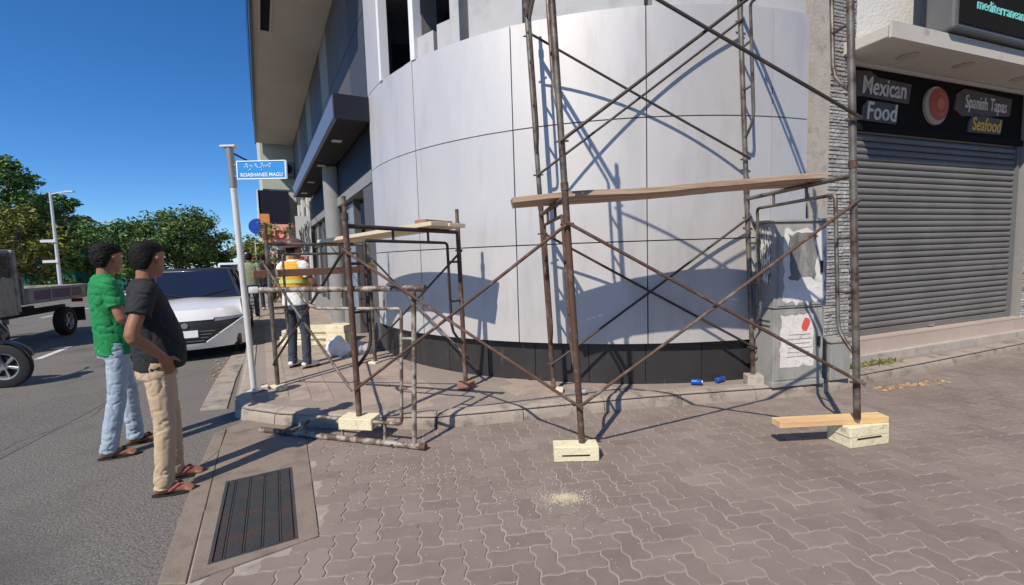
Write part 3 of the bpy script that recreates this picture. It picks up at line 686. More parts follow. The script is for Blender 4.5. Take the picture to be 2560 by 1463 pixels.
# tiled step under the shutter
stp = wb('step', 'tan_render', -.05, 4.4, -.4, -.005, .0, .365)
for i in range(6):
    a = -.04 + i * .74
    wb('step_tile', 'sill_tile', a, a + .734, .0, .018, .205, .378, parent=stp); wb('step_tile', 'sill_tile', a, a + .734, -.4, .022, .367, .384, parent=stp)
wb('step', 'tan_render', -.05, 5.4, -.4, .10, .0, .203)
# stone clad piers with separate ledge stones
def pier(s0, s1, o, z0, z1, lab):
    pr_ = wb('stone_pier', 'mortar', s0, s1, -.4, o, .05, z1)
    meshes = []
    for v in range(6):
        mb = MB(); n = 6; rs = []
        for i in range(n + 1):
            x = (i / n - .5) * .98
            h1 = .5 + random.uniform(-.12, .02); h0 = -.5 + random.uniform(-.02, .12); d = random.uniform(.4, 1.)
            rs.append([WU * x + WN * 0 + Vector((0, 0, h0)), WU * x + WN * d + Vector((0, 0, h0 * .8)), WU * x + WN * (d * random.uniform(.8, 1.1)) + Vector((0, 0, h1 * .75)), WU * x + Vector((0, 0, h1))])
        mb.rings(rs); meshes.append(mb)
    z = z0; cnt = 0; rest = MB()
    while z < z1 - .02:
        h_ = random.uniform(.028, .05); s = s0 + .004
        while s < s1 - .03:
            L_ = min(random.uniform(.12, .30), s1 - s - .004); mbs = random.choice(meshes); dp = random.uniform(.012, .03)
            m2 = MB(); c0 = wp(s + L_ / 2, o + .001, z + h_ / 2)
            m2.add([c0 + WU * (p.dot(WU) * (L_ - .006)) + WN * (p.dot(WN) * dp) + Vector((0, 0, p.z * (h_ - .003))) for p in mbs.v], mbs.f)
            if z < 3.3 and cnt < 290: m2.build('stone', 'ledge_stone', pr_); cnt += 1
            else: rest.add(m2.v, m2.f)
            s += L_
        z += h_
    if rest.v: rest.build('stone_course', 'ledge_stone', pr_)['kind'] = 'stuff'
pier(-.40, .02, .03, .20, 5.0, '')
pier(3.90, 4.9, -.02, .20, 3.62, '')
wb('render_strip', 'tan_render', -.70, -.404, -.35, .05, .05, 6.4)
# projecting sign box
sbx = thing('sign_box', 'dark projecting sign box with teal lettering above the shop canopy', 'sign', wp(3.2, .5, 3.9))
def wbs(name, mat, *a, **k):
    mb = MB(); wbox(mb, *a); return mb.build(name, mat, sbx, **k)
wbs('box', 'box_grey', .68, 5.2, .33, .60, 3.80, 5.3, bevel=.03); wbs('face', 'sign_black', .74, 5.16, .602, .61, 3.86, 5.26)
for s0 in (1.8, 4.4): wbs('bracket', 'chassis', s0, s0 + .06, -.02, .328, 4.2, 4.26)
text_mb('mediterranean', .16, plane_m(wp(1.03, .613, 4.09), ex, ez), align='LEFT', sx=1.).build('lettering', 'letter_teal', sbx)

# unseen building added behind the viewer to block sky fill on the right
ob = thing('sky_blocking_building', 'unseen cream building added behind the viewer to block sky light', 'building', (14, -14, 0))
mb = MB(); mb.box((16, -14.5, 6), (27, 11, 12.1)); mb.build('wall', 'cream_wall', ob)
for i in range(8):
    for z in (1.6, 4.9, 8.2):
        mb = MB(); mb.box((4.4 + 3.2 * i, -8.98, z + .7), (1.6, .06, 1.7)); wv = mb.build('window', 'dark_glass', ob); mb = MB(); mb.box((4.4 + 3.2 * i, -8.9, z - .2), (1.8, .25, .08)); mb.build('sill', 'render_grey', wv)

# ================================================================ SCAFFOLDING
def frame(name, label, O, ew, ez_, W=1.3, H=1.83, mat='tube', mat2='tube', group='scaffold frames', pin=.14, low=.50):
    """Walk-through scaffold frame: two posts, top rail, bent inner arch, rungs, struts, brace studs."""
    O = Vector(O); ew = Vector(ew).normalized(); ez_ = Vector(ez_).normalized()
    t = thing(name, label, 'scaffold frame', O, group=group)
    P = lambda a, z: O + ew * a + ez_ * z
    nrm = ew.cross(ez_)
    for a in (0, W):
        mb = MB(); mb.tube([P(a, 0), P(a, H)], .0245, 12); po = mb.build('post', mat, t, smooth=True, ang=60)
        mb = MB(); mb.tube([P(a, H - .03), P(a, H + pin)], .019, 10); mb.build('spigot', 'tube_rust', po, smooth=True, ang=60)
        mb = MB(); mb.tube([P(a, H - .05), P(a, H + .004)], .029, 12); mb.build('collar', 'tube_rust', po, smooth=True, ang=60)
    mb = MB(); mb.tube([P(.02, H - .10), P(W - .02, H - .10)], .020, 10); mb.build('top_rail', mat2, t, smooth=True, ang=60)
    i = .165
    bend = lambda s: [P(W / 2 + s * (W / 2 - .015), low), P(W / 2 + s * (W / 2 - .05), low + .03), P(W / 2 + s * (W / 2 - .10), low + .08), P(W / 2 + s * (W / 2 - .145), low + .14), P(W / 2 + s * (W / 2 - i), low + .22)]
    z2 = H - .215
    pts = bend(-1) + [P(i, z2 - .03), P(i + .01, z2 - .008), P(i + .03, z2), P(W - i - .03, z2), P(W - i - .01, z2 - .008), P(W - i, z2 - .03)] + bend(1)[::-1]
    mb = MB(); mb.tube(pts, .0145, 8); mb.build('inner_arch', mat2, t, smooth=True, ang=70)
    for z in (low + .46, low + .87):
        for a, b in ((.02, i - .01), (W - i + .01, W - .02)):
            if z < z2 - .05: mb = MB(); mb.tube([P(a, z), P(b, z)], .012, 8); mb.build('rung', mat2, t, smooth=True, ang=60)
    for a in (W * .36, W * .68):
        mb = MB(); mb.tube([P(a, H - .115), P(a, z2 + .01)], .012, 8); mb.build('strut', mat2, t, smooth=True, ang=60)
    for a in (0, W):
        for z in (.29, H - .29):
            mb = MB(); mb.tube([P(a, z) - nrm * .05, P(a, z) + nrm * .05], .008, 6); mb.build('brace_stud', 'tube_rust', t)
    return P
def brace(label, a, b, mat='tube_rust', r=.0125, group='diagonal scaffold braces', sag=.004):
    a = Vector(a); b = Vector(b); t = thing('scaffold_brace', label, 'scaffold brace', a if a.z < b.z else b, group=group)
    d = (b - a).normalized(); mid = (a + b) / 2 + Vector((0, 0, -sag))
    mb = MB(); mb.tube([a + d * .05, mid, b - d * .05], r, 8); mb.build('tube', mat, t, smooth=True, ang=60)
    up_ = d.cross(Vector((0, 0, 1))).normalized()
    for p, s in ((a, 1), (b, -1)):          # flattened ends with the stud hole
        mb = MB(); q = p + d * (s * .05); n_ = 8
        mb.tube([p - d * (s * .02), p + d * (s * .03), q + d * (s * .02)], [(.014, .004), (.013, .005), (r, r)], 8); mb.build('flat_end', mat, t, smooth=True, ang=60)
    return t
# --- tall tower on the paving
ex1 = Vector((.9988, .019, .047)).normalized(); ey1 = Vector((-.085, 1.30, .0)).normalized(); ez1 = Vector((-.047, 0, .9989)).normalized()
T0 = Vector((.49, 3.235, .115)); TB = 2.10; TW = 1.30; TH = 1.92
T0R = T0 + ex1 * TB
fl0 = frame('scaffold', 'lower scaffold frame at the left end of the tall tower', T0, ey1, ez1, TW, TH, 'tube_rust', 'tube_rust')
fr0 = frame('scaffold', 'lower scaffold frame at the right end of the tall tower, before the shutter', T0R, ey1, ez1, TW, TH, 'tube', 'tube')
fl1 = frame('scaffold', 'upper scaffold frame at the left end of the tall tower', T0 + ez1 * (TH + .006), ey1, ez1, TW, TH, 'tube', 'tube')
fr1 = frame('scaffold', 'upper scaffold frame at the right end of the tall tower, before the shop sign', T0R + ez1 * (TH + .006), ey1, ez1, TW, TH, 'tube', 'tube')
lo, hi = .29, TH - .29
fo = -.045 * ey1.normalized()
def X(pl, pr_, a, z): return pl(a, z), pr_(a, z)
side = Vector((ey1.x, ey1.y, 0))
for (L_, R_, lv, m1, m2) in ((fl0, fr0, 'lower', 'tube_rust', 'tube_dark'), (fl1, fr1, 'upper', 'tube_dark', 'tube_dark')):
    for a, nm, sgn, m_ in ((0, 'front', -1, m1), (TW, 'wall side', -1, m2)):
        o1, o2 = side * (.034 * sgn), side * (.062 * sgn)
        brace(f'{lv} brace on the {nm} of the tall tower, rising to the right', L_(a, lo) + o1, R_(a, hi) + o1, m_)
        brace(f'{lv} brace on the {nm} of the tall tower, falling to the right', L_(a, hi) + o2, R_(a, lo) + o2, m_)
# deck of weathered planks on the lower frames
zr = TH - .10 + .0215
for k, (a0, ln, sh_) in enumerate(((.26, 2.47, -.36), (.51, 2.45, -.33))):
    c = T0 + ex1 * (sh_ + ln / 2) + ey1 * (a0 + .115) + ez1 * (zr + .022)
    mb = MB(); rs = []; nn_ = 26
    for i in range(nn_ + 1):
        x = (i / nn_ - .5) * ln; wv = .006 * math.sin(i * .35 + k) + .004 * nz((x, k * 3, 0), 2.1); tw = .010 * nz((x, k, 5), 1.3); q = []
        for yy, zz in ((-.112, -.019), (-.109, -.021), (.109, -.021), (.112, -.019), (.112, .018), (.108, .021), (-.108, .021), (-.112, .018)):
            j_ = .0022 * nz((x * 9, yy * 40 + k, zz * 60), 1.); q.append(c + ex1 * (x + (.012 * nz((yy * 30, zz * 20, k), 1.) if i in (0, nn_) else 0)) + ey1 * (yy + j_) + ez1 * (zz + wv + tw * yy * 8 + j_))
        rs.append(q)
    mb.rings(rs); o = mb.build('scaffold_plank', 'plank_old', smooth=True, ang=40)
    tag(o, ('front weathered plank of the deck on the tall tower', 'rear weathered plank of the deck on the tall tower')[k], 'plank', 'deck planks of the tall tower')
# timber under the two front posts
def block(label, c, size, yaw, slot=False, mat='block_cream', n=1, group='timber packing under the posts'):
    r = zrot(yaw - 90); t = thing('packing_block', label, 'packing block', (c[0], c[1], c[2]), group=group)
    L_, D_, h_ = size
    for k in range(n):
        mb = MB(); dx = (random.uniform(-.01, .01) if n > 1 else 0)
        mb.box(Vector((c[0], c[1], c[2] + h_ * (k + .5) / n)) + r @ Vector((dx, dx * .5, 0)), (L_, D_, h_ / n - .001), r); bevel_mesh(mb, .004).build('block', mat, t)
    if slot:
        mb = MB(); mb.box(Vector((c[0], c[1], c[2] + h_ * .42)) + r @ Vector((-.005, -D_ / 2 - .0005, 0)), (L_ * .62, .004, .010), r); mb.build('slot', 'pit', t)
    return t
block('cream timber packing block under the near left post of the tall tower', (.44, 3.225, .0), (.33, .13, .113), 91, True)
block('pair of stacked cream blocks under the near right post of the tall tower', (2.66, 3.36, .0), (.36, .20, .163), 78, True, n=2)
mb = MB(); r_ = zrot(4 + 0); c_ = Vector((2.44, 3.33, .168)); rot = Matrix.Rotation(R(3), 3, 'Z')
mb.box((2.42, 3.33, .1885), (.86, .105, .049), rot)
o = bevel_mesh(mb, .003).build('packing_plank', 'plank_yellow'); tag(o, 'short yellow plank lying under the near right scaffold post', 'plank')
mb = MB(); mb.box((2.20, 3.43, .0), (.02, .02, .0001)); 
mb = MB(); mb.box((.46, 4.50, PZ + .02), (.08, .10, .035), zrot(12)); tag(bevel_mesh(mb, .003).build('packing_block', 'block_cream'), 'small pale block beside the wall side left post of the tall tower', 'packing block', 'timber packing under the posts')
mb = MB(); mb.box((2.50, 4.555, PZ + .05), (.16, .13, .10), zrot(8)); tag(bevel_mesh(mb, .004).build('packing_block', 'tan_render'), 'rough block under the wall side right post near the cabinet', 'packing block', 'timber packing under the posts')
# --- low tower on the pavement
A = Vector((-1.33, 3.68, .215)); B = Vector((-.53, 4.72, PZ)); Cc = Vector((-2.72, 5.00, PZ)); D = Vector((-1.92, 6.03, PZ))
ewA = (B - A); ewA.z = -.02; WA = 1.31; HL = 1.70
ez2 = Vector((-.012, 0, 1)); 
fab = frame('scaffold', 'near scaffold frame of the low tower, on the pavement edge', A, ewA, ez2, WA, HL, 'tube_rust', 'tube_dark', low=.42)
ewC = D - Cc
fcd = frame('scaffold', 'far scaffold frame of the low tower, beside the street sign pole', Cc + Vector((0, 0, .03)), ewC, Vector((-.005, 0, 1)), WA, HL, 'tube', 'tube', low=.42)
sA = (Cc - A).normalized().cross(Vector((0, 0, 1)))
l2, h2 = .24, HL - .30
brace('brace of the low tower on the road side, rising towards the camera', fcd(0, l2) - sA * .03, fab(0, h2) - sA * .03, 'tube_dark')
brace('brace of the low tower on the road side, falling towards the camera', fcd(0, h2) - sA * .055, fab(0, l2) - sA * .055, 'tube')
brace('brace of the low tower on the wall side, rising towards the camera', fcd(WA, l2) + sA * .03, fab(WA, h2) + sA * .03, 'tube_dark')
brace('brace of the low tower on the wall side, falling towards the camera', fcd(WA, h2) + sA * .055, fab(WA, l2) + sA * .055, 'tube')
fr_ = Vector((0, -.034, 0))
brace('rusty linking brace from the low tower up to the tall tower', fab(0, l2) + fr_, fl0(0, hi) + fr_ * 1.2, 'tube_rust')
brace('rusty linking brace from the low tower down to the tall tower', fab(0, h2) + fr_ * 2, fl0(0, lo) + fr_ * 2, 'tube_rust')
# pale planks on the low tower
top2 = HL - .10 + .0215
def long_box(a, b, wd, th, mat, name, ext=(0, 0), bev=.003):
    a = Vector(a); b = Vector(b); d = (b - a).normalized(); a = a - d * ext[0]; b = b + d * ext[1]
    sd_ = d.cross(Vector((0, 0, 1))).normalized(); up_ = sd_.cross(d); mb = MB(); rot = Matrix((d, sd_, up_)).transposed()
    mb.box((a + b) / 2, ((b - a).length, wd, th), rot); return bevel_mesh(mb, bev).build(name, mat)
for k, (a, b) in enumerate(((.76, .86), (1.00, 1.10))):
    o = long_box(fcd(a, top2 + .021), fab(b, top2 + .021), .21, .040, 'plank_new', 'scaffold_plank', (.12, .22))
    tag(o, ('pale new plank on the low tower, nearer the road', 'pale new plank on the low tower, nearer the cladding')[k], 'plank', 'pale planks of the low tower')
o = long_box(fab(.80, top2 + .062), fab(1.16, top2 + .062), .16, .035, 'plank_red', 'timber_offcut', (.0, .0)); tag(o, 'dark brown offcut lying on the pale planks of the low tower', 'timber')
o = long_box(fcd(0, 1.27) - sA * .05 - Vector((.0, 0, 0)), fcd(WA, 1.27) - sA * .05, .035, .085, 'plank_red', 'guard_board', (.12, .02)); tag(o, 'reddish brown guard board tied across the far frame of the low tower', 'board')
mb = MB(); c_ = fcd(.15, 1.27) - sA * .072; mb.box(c_, (.05, .02, .10), zrot(38)); tag(mb.build('tie_rag', 'plank_new'), 'pale rag tied round the reddish guard board', 'rag')
mb = MB(); c_ = fcd(WA, 1.30)
for k in range(3): mb.box(c_ + Vector((.05 * k - .03, -.04, .012 * (k % 2))), (.045, .03, .07 + .02 * (k % 2)), zrot(20 * k))
tag(remesh(mb, .012, 3).build('glove', 'vest', smooth=True), 'yellow work glove hung on the far scaffold post', 'glove')
block('pale packing block under the near post of the low tower', (-1.33, 3.68, PZ + .004), (.30, .16, .096), 100)
for k, (x, y, yw) in enumerate(((-2.83, 4.93, 60), (-2.60, 4.86, 110))):
    mb = MB(); mb.box((x, y, PZ + .025), (.13 - .02 * k, .07, .045), zrot(yw)); tag(bevel_mesh(mb, .006).build('wood_wedge', 'block_cream'), ('pale wedge left of the low tower post by the sign pole', 'pale wedge right of the low tower post by the sign pole')[k], 'wood wedge', 'loose wood wedges')
mb = MB(); mb.box((Cc.x, Cc.y, PZ + .014), (.12, .12, .028), zrot(20)); tag(bevel_mesh(mb, .003).build('packing_block', 'block_cream'), 'thin plate under the low tower post nearest the sign pole', 'packing block', 'timber packing under the posts')
mb = MB(); mb.box((D.x - .01, D.y + .01, PZ + .014), (.12, .12, .028), zrot(20)); tag(bevel_mesh(mb, .003).build('packing_block', 'block_cream'), 'thin plate under the low tower post nearest the dark doorway', 'packing block', 'timber packing under the posts')
mb = MB(); mb.box((B.x, B.y, PZ + .041), (.15, .13, .076), zrot(30)); tag(bevel_mesh(mb, .004).build('packing_block', 'plank_red'), 'brown block under the low tower post by the black plinth', 'packing block', 'timber packing under the posts')
# --- loose frame standing on its side
lr = Vector((-.73, 3.44, .026)); ll = Vector((-2.32, 3.93, .026))
dl = (lr - ll).normalized()
frame('scaffold', 'loose pale frame standing on its side in front of the low tower', ll, Vector((.03, .07, 1)), dl, 1.27, (lr - ll).length, 'tube_paint', 'tube_paint', pin=.0, low=.42)

# ================================================================ STREET FURNITURE
# utility cabinet
cabo = Vector((2.61, 4.40, PZ)); cyaw = 80.
cab = thing('utility_cabinet', 'tall grey metal utility cabinet covered with torn white posters', 'utility cabinet', cabo)
cr = zrot(cyaw - 90)
def cbx(name, mat, x0, x1, y0, y1, z0, z1, parent=cab, bevel=0):
    mb = MB(); mb.box(cabo + cr @ Vector(((x0 + x1) / 2, (y0 + y1) / 2, (z0 + z1) / 2)), (x1 - x0, y1 - y0, z1 - z0), cr); return mb.build(name, mat, parent, bevel=bevel)
cbx('lower_body', 'cabinet', 0, .58, 0, .26, 0, .80, bevel=.008); cbx('base', 'cabinet', -.01, .59, -.01, .27, 0, .05, bevel=.004)
cbx('upper_body', 'cabinet', -.012, .592, -.012, .262, .805, 1.66, bevel=.008); cbx('cap', 'cabinet', -.03, .61, -.03, .28, 1.662, 1.69, bevel=.005)
dr = cbx('door', 'cabinet', .03, .55, -.008, .001, .07, .76, bevel=.003); dr2 = cbx('door', 'cabinet', .03, .55, -.020, -.011, .83, 1.62, bevel=.003)
cbx('handle', 'chassis', .50, .52, -.028, -.008, .40, .50, parent=dr); cbx('handle', 'chassis', .50, .52, -.04, -.02, 1.15, 1.27, parent=dr2)
for k in range(3): cbx('louvre', 'vent_dark', -.004, .001, .05, .21, .56 + .05 * k, .578 + .05 * k)
def torn(name, mat, x0, x1, z0, z1, y, seed, rag=.04, face='front', parent=cab):
    random.seed(seed); pts = []; n = 9
    def jag(): return random.uniform(-rag, rag * .3)
    for i in range(n): pts.append((x0 + (x1 - x0) * i / n, z0 - jag()))
    for i in range(n): pts.append((x1 + jag(), z0 + (z1 - z0) * i / n))
    for i in range(n): pts.append((x1 - (x1 - x0) * i / n, z1 + jag()))
    for i in range(n): pts.append((x0 - jag(), z1 - (z1 - z0) * i / n))
    m_ = len(pts); mk = (lambda a, z, d: cabo + cr @ Vector((a, y - d, z))) if face == 'front' else (lambda a, z, d: cabo + cr @ Vector((y - d, a, z)))
    mb = MB(); mb.add([mk(a, z, 0) for a, z in pts] + [mk(a, z, .0022) for a, z in pts], [tuple(range(m_)), tuple(range(m_, 2 * m_))] + [(i, (i + 1) % m_, m_ + (i + 1) % m_, m_ + i) for i in range(m_)]); return mb.build(name, mat, parent)
torn('poster', 'poster', .08, .56, .85, 1.60, -.0203, 3); torn('poster', 'poster_low', .07, .46, .20, .74, -.0083, 5, .02)
torn('print', 'print_dark', .13, .47, 1.08, 1.55, -.0229, 13, .045)
for k in range(6): cbx('text_line', 'print_dark', .14 + .01 * (k % 3), .44 - .03 * (k % 2), -.0108, -.0105, .30 + .045 * k, .308 + .045 * k)
torn('poster', 'poster_text', .03, .235, 1.05, 1.62, -.0125, 6, .01, 'side')
pp = torn('poster', 'bag_white', .10, .50, .83, 1.02, -.0227, 9, .06)
mb = MB(); mb.add([cabo + cr @ Vector((.36 + .045 * math.cos(t) * (1 + .3 * math.sin(2 * t)), -.0112, .63 + .07 * math.sin(t))) for t in [i * math.pi / 8 for i in range(16)]], [tuple(range(16))]); mb.build('printed_mark', 'paint_red', cab)
random.seed(11)
# small box beside it
bx = thing('junction_box', 'low grey metal box standing right of the utility cabinet', 'junction box', (3.40, 4.66, PZ))
mb = MB(); mb.box((3.42, 4.70, PZ + .20), (.26, .20, .40), zrot(-14)); mb.build('body', 'cabinet', bx, bevel=.006)
mb = MB(); mb.box((3.42, 4.70, PZ + .412), (.285, .225, .022), zrot(-14)); mb.build('lid', 'cabinet', bx, bevel=.004)
# street name sign
pb = Vector((-2.91, 4.86, PZ)); plean = Vector((-.022, 0, 1)).normalized()
po = thing('street_sign', 'white pole with blue street name sign at the pavement corner', 'street sign', pb)
pt = lambda z: pb + plean * z
mb = MB(); mb.tube([pt(0), pt(2.24)], .031, 16); mb.build('pole', 'pole_white', po, smooth=True, ang=60)
mb = MB(); mb.tube([pt(2.242), pt(2.66)], .037, 16); mb.build('pole_sleeve', 'pole_top', po, smooth=True, ang=60)
mb = MB(); mb.box(pt(2.672), (.16, .09, .02), zrot(0)); mb.build('cap', 'pole_white', po, bevel=.004)
mb = MB(); mb.tube([pt(0), pt(.012)], .07, 16); mb.build('flange', 'pole_white', po)
sx_ = Vector((.992, -.10, -.03)).normalized(); sz_ = Vector((.02, 0, 1)).normalized()
s0 = pt(2.42) + sx_ * .06
rot = Matrix((sx_, sz_.cross(sx_), sz_)).transposed()
mb = MB(); mb.box(s0 + sx_ * .285, (.55, .022, .185), rot); pl = mb.build('sign_plate', 'sign_blue', po, bevel=.004)
nf = sx_.cross(sz_).normalized()
for (a, b_, cx_, cz_) in ((.552, .010, .285, .0925), (.552, .010, .285, -.0925), (.010, .185, .012, 0), (.010, .185, .558, 0)):
    mb = MB(); mb.box(s0 + sx_ * cx_ + sz_ * cz_ + nf * .003, (a, .026, b_), rot); mb.build('border', 'sign_white', pl)
for zz in (-.06, .06): mb = MB(); mb.box(s0 + sx_ * -.02 + sz_ * zz, (.06, .02, .02), rot); mb.build('bracket', 'pole_top', po)
text_mb('ROASHANEE MAGU', .054, plane_m(s0 + sx_ * .285 - sz_ * .052 + nf * .0125, sx_, sz_), extrude=.001, bold=.0005).build('lettering', 'sign_white', pl)
# Thaana lettering, right to left, as strokes with vowel marks
strokes = [[(.10, .03), (.085, .052), (.06, .05), (.055, .03)], [(.115, .062), (.09, .072)], [(.03, .03), (.04, .05), (.018, .055), (0, .03), (-.02, .03)], [(.02, .066), (.0, .074)], [(-.04, .028), (-.05, .045), (-.07, .045)], [(-.05, .060), (-.075, .068)],
           [(-.10, .03), (-.105, .052), (-.13, .05)], [(-.115, .014), (-.135, .008)], [(-.15, .028), (-.16, .05), (-.18, .045), (-.185, .028)], [(-.15, .062), (-.175, .070)], [(.01, .012), (.0, .004)]]
for st in strokes:
    mb = MB(); mb.tube([s0 + sx_ * (.285 + x) + sz_ * (y - .005) + nf * .0125 for x, y in st], .0042, 6); mb.build('script_stroke', 'sign_white', pl)
cbl = thing('overhead_cable', 'black cable drooping from the sign pole to the far wall', 'cable', pt(2.64))
a = pt(2.62); b = sp(14.5, .5, 5.3); pts = []
for i in range(15):
    t = i / 14; p = a.lerp(b, t); p.z -= 1.0 * math.sin(math.pi * t) * (1 - t) * .35 - .9 * t * (1 - t); pts.append(p)
mb = MB(); mb.tube(pts, .013, 6); mb.build('wire', 'cable', cbl, smooth=True)
# ================================================================ LITTER AND SITE STUFF
def can(label, x, y, z, yaw, mat='can_blue', crush=.0, s=1.):
    t = thing('drink_can', label, 'can', (x, y, z), group='drink cans on the kerb'); d = Vector((math.sin(R(yaw)), math.cos(R(yaw)), .03)); c = Vector((x, y, z + .030 * s))
    mb = MB(); mb.lathe(c, [(0, 0), (.024 * s, 0), (.030 * s, .008), (.030 * s * (1 - crush), .05), (.030 * s, .098), (.025 * s, .108), (0, .108)], d, 14); mb.build('body', mat, t, smooth=True)
    mb = MB(); mb.lathe(c + d * .1082, [(0, 0), (.0245 * s, 0), (.0245 * s, .006), (0, .004)], d, 14); mb.build('lid', 'can_metal', t, smooth=True)
can('crushed blue can, left one of the pair beside the rusty post foot', 1.86, 4.60, PZ, 110); can('blue can, right one of the pair beside the rusty post foot', 2.14, 4.62, PZ, 60, crush=.2)
can('pale blue crushed can behind the front left scaffold post', .60, 4.36, PZ, 80, 'lens', .3)
bt = thing('plastic_bottle', 'small teal plastic bottle beside the low grey box', 'bottle', (3.72, 4.92, PZ))
mb = MB(); mb.lathe((3.72, 4.92, PZ), [(0, 0), (.035, 0), (.037, .02), (.037, .12), (.02, .155), (.015, .18), (0, .18)], n=14); mb.build('body', 'teal_plastic', bt, smooth=True); mb = MB(); mb.lathe((3.72, 4.92, PZ + .18), [(0, 0), (.017, 0), (.017, .02), (0, .02)], n=10); mb.build('cap', 'sign_white', bt)
# sawdust heap and scattered chips
mb = MB()
for k in range(2600):
    d = abs(random.gauss(0, 1)); a = random.uniform(0, 6.3); e_ = 1 + .35 * nz((math.cos(a), math.sin(a), 3), 2.5); x = .29 + d * .062 * e_ * math.cos(a); y = 2.67 + d * .036 * e_ * math.sin(a); q_ = random.uniform(.0022, .005)
    mb.box((x, y, .0005 + .010 * math.exp(-d * d * 1.2) * random.random() + q_ * .25), (q_, q_ * random.uniform(.4, .9), q_ * .5), Matrix.Rotation(random.uniform(0, 6.3), 3, 'Z') @ Matrix.Rotation(random.uniform(-.5, .5), 3, 'X'))
tag(mb.build('sawdust_heap', 'sand'), 'small heap of pale sawdust on the pavers before the front post', 'sawdust heap')
mb = MB()
def chip(x, y, z, s):
    r = Matrix.Rotation(random.uniform(0, 6.3), 3, 'Z') @ Matrix.Rotation(random.uniform(-.4, .4), 3, 'X'); mb.box((x, y, z + s * .2), (s, s * random.uniform(.4, .9), s * .35), r)
for k in range(420):
    d = abs(random.gauss(0, .22)); a = random.uniform(0, 6.3); chip(.29 + d * 1.6 * math.cos(a), 2.68 + d * math.sin(a), .001, random.uniform(.002, .006))
for k in range(260): chip(-.75 + random.gauss(0, .30), 3.02 + random.gauss(0, .12), .001, random.uniform(.002, .006))
for k in range(500):
    x, y = random.uniform(-1.0, 3.2), random.uniform(1.7, 3.9); chip(x, y, .001, random.uniform(.002, .0055))
for k in range(200):
    x = random.uniform(-2.6, 2.4); y = 4.15 + random.uniform(0, .45); chip(x, y, PZ + .004, random.uniform(.003, .008))
tag(mb.build('sawdust', 'chip'), 'pale sawdust and grit scattered over the pavers', 'sawdust', kind='stuff')
random.seed(21)
mb = MB()
for k in range(46):
    t = random.random(); x = 3.85 + .85 * t + random.gauss(0, .05); y = 4.60 + .20 * t + random.gauss(0, .035); s = random.uniform(.015, .05)
    mb.box((x, y, .006), (s, s * random.uniform(.3, .8), .008), Matrix.Rotation(random.uniform(0, 6.3), 3, 'Z') @ Matrix.Rotation(random.uniform(-.3, .3), 3, 'X'))
tag(mb.build('leaf_litter', 'litter_orange'), 'orange scraps and dry leaves along the kerb foot at right', 'litter', kind='stuff')
mb = MB()
for k in range(30):
    t = random.random(); x = -3.95 - .8 * t + random.gauss(0, .05); y = 5.7 + 1.5 * t + random.gauss(0, .06); s = random.uniform(.012, .04)
    mb.box((x, y, .006), (s, s * .6, .006), Matrix.Rotation(random.uniform(0, 6.3), 3, 'Z'))
tag(mb.build('leaf_litter', 'litter_orange'), 'dry leaves scattered in the road gutter by the car', 'litter', kind='stuff')
mb = MB()
for k in range(160):
    x = 3.85 + random.random() * .75; y = 5.00 + (x - 3.85) * .36 + random.gauss(0, .03); h_ = random.uniform(.02, .07); a = random.uniform(0, 6.3); d = Vector((math.cos(a), math.sin(a), 0)); w2 = Vector((-d.y, d.x, 0)) * .006; p = Vector((x, y, PZ - .004))
    mb.add([p - w2, p + w2, p + d * (h_ * .5) + w2 * .6 + Vector((0, 0, h_)), p + d * h_ + Vector((0, 0, h_ * .7))], [(0, 1, 2, 3)])
tag(mb.build('weeds', 'weed'), 'low dry weeds growing along the tiled step', 'weeds', kind='stuff')
# bag and boards by the dark doorway
mb = MB()
for c_, r_ in (((-2.66, 6.62, .24), .15), ((-2.55, 6.60, .20), .12), ((-2.76, 6.66, .22), .10), ((-2.62, 6.60, .36), .07)):
    mb.lathe((c_[0], c_[1], c_[2] - r_), [(.01, 0), (r_ * .7, r_ * .25), (r_, r_), (r_ * .7, r_ * 1.7), (.01, r_ * 2)], n=14)
tag(remesh(mb, .016, 3, lambda p: .02 * nz(p, 14) + .012 * nz(p, 33)).build('plastic_bag', 'bag_white', smooth=True, ang=180), 'crumpled white plastic bag on the pavement behind the low tower', 'bag')
mb = MB()
for c_, r_ in (((-2.36, 6.68, .20), .12), ((-2.24, 6.70, .19), .10)):
    mb.lathe((c_[0], c_[1], c_[2] - r_), [(.01, 0), (r_ * .7, r_ * .25), (r_, r_), (r_ * .7, r_ * 1.7), (.01, r_ * 2)], n=14)
tag(remesh(mb, .016, 3, lambda p: .02 * nz(p, 14)).build('plastic_bag', 'bag_grey', smooth=True, ang=180), 'crumpled grey plastic bag right of the white bag', 'bag')
bp = thing('board_stack', 'stack of pale boards lying on the pavement before the shop window', 'boards', (-3.5, 7.9, PZ))
for k in range(5):
    mb = MB(); mb.box((-3.50 + .02 * k, 7.80 + .03 * (k % 2), PZ + .03 + .055 * k), (1.05, .62, .05), zrot(-4 + 3 * (k % 3))); bevel_mesh(mb, .004).build('board', 'block_cream', bp)
t = thing('pale_block', 'pale yellow block stacked of two pieces beside the white bag', 'block', (-2.86, 7.25, PZ))
for k in range(3): mb = MB(); mb.box((-2.86, 7.25, PZ + .065 + .13 * k), (.36 - .01 * k, .26, .126), zrot(10 + 2 * k)); bevel_mesh(mb, .006).build('piece', 'block_cream', t)

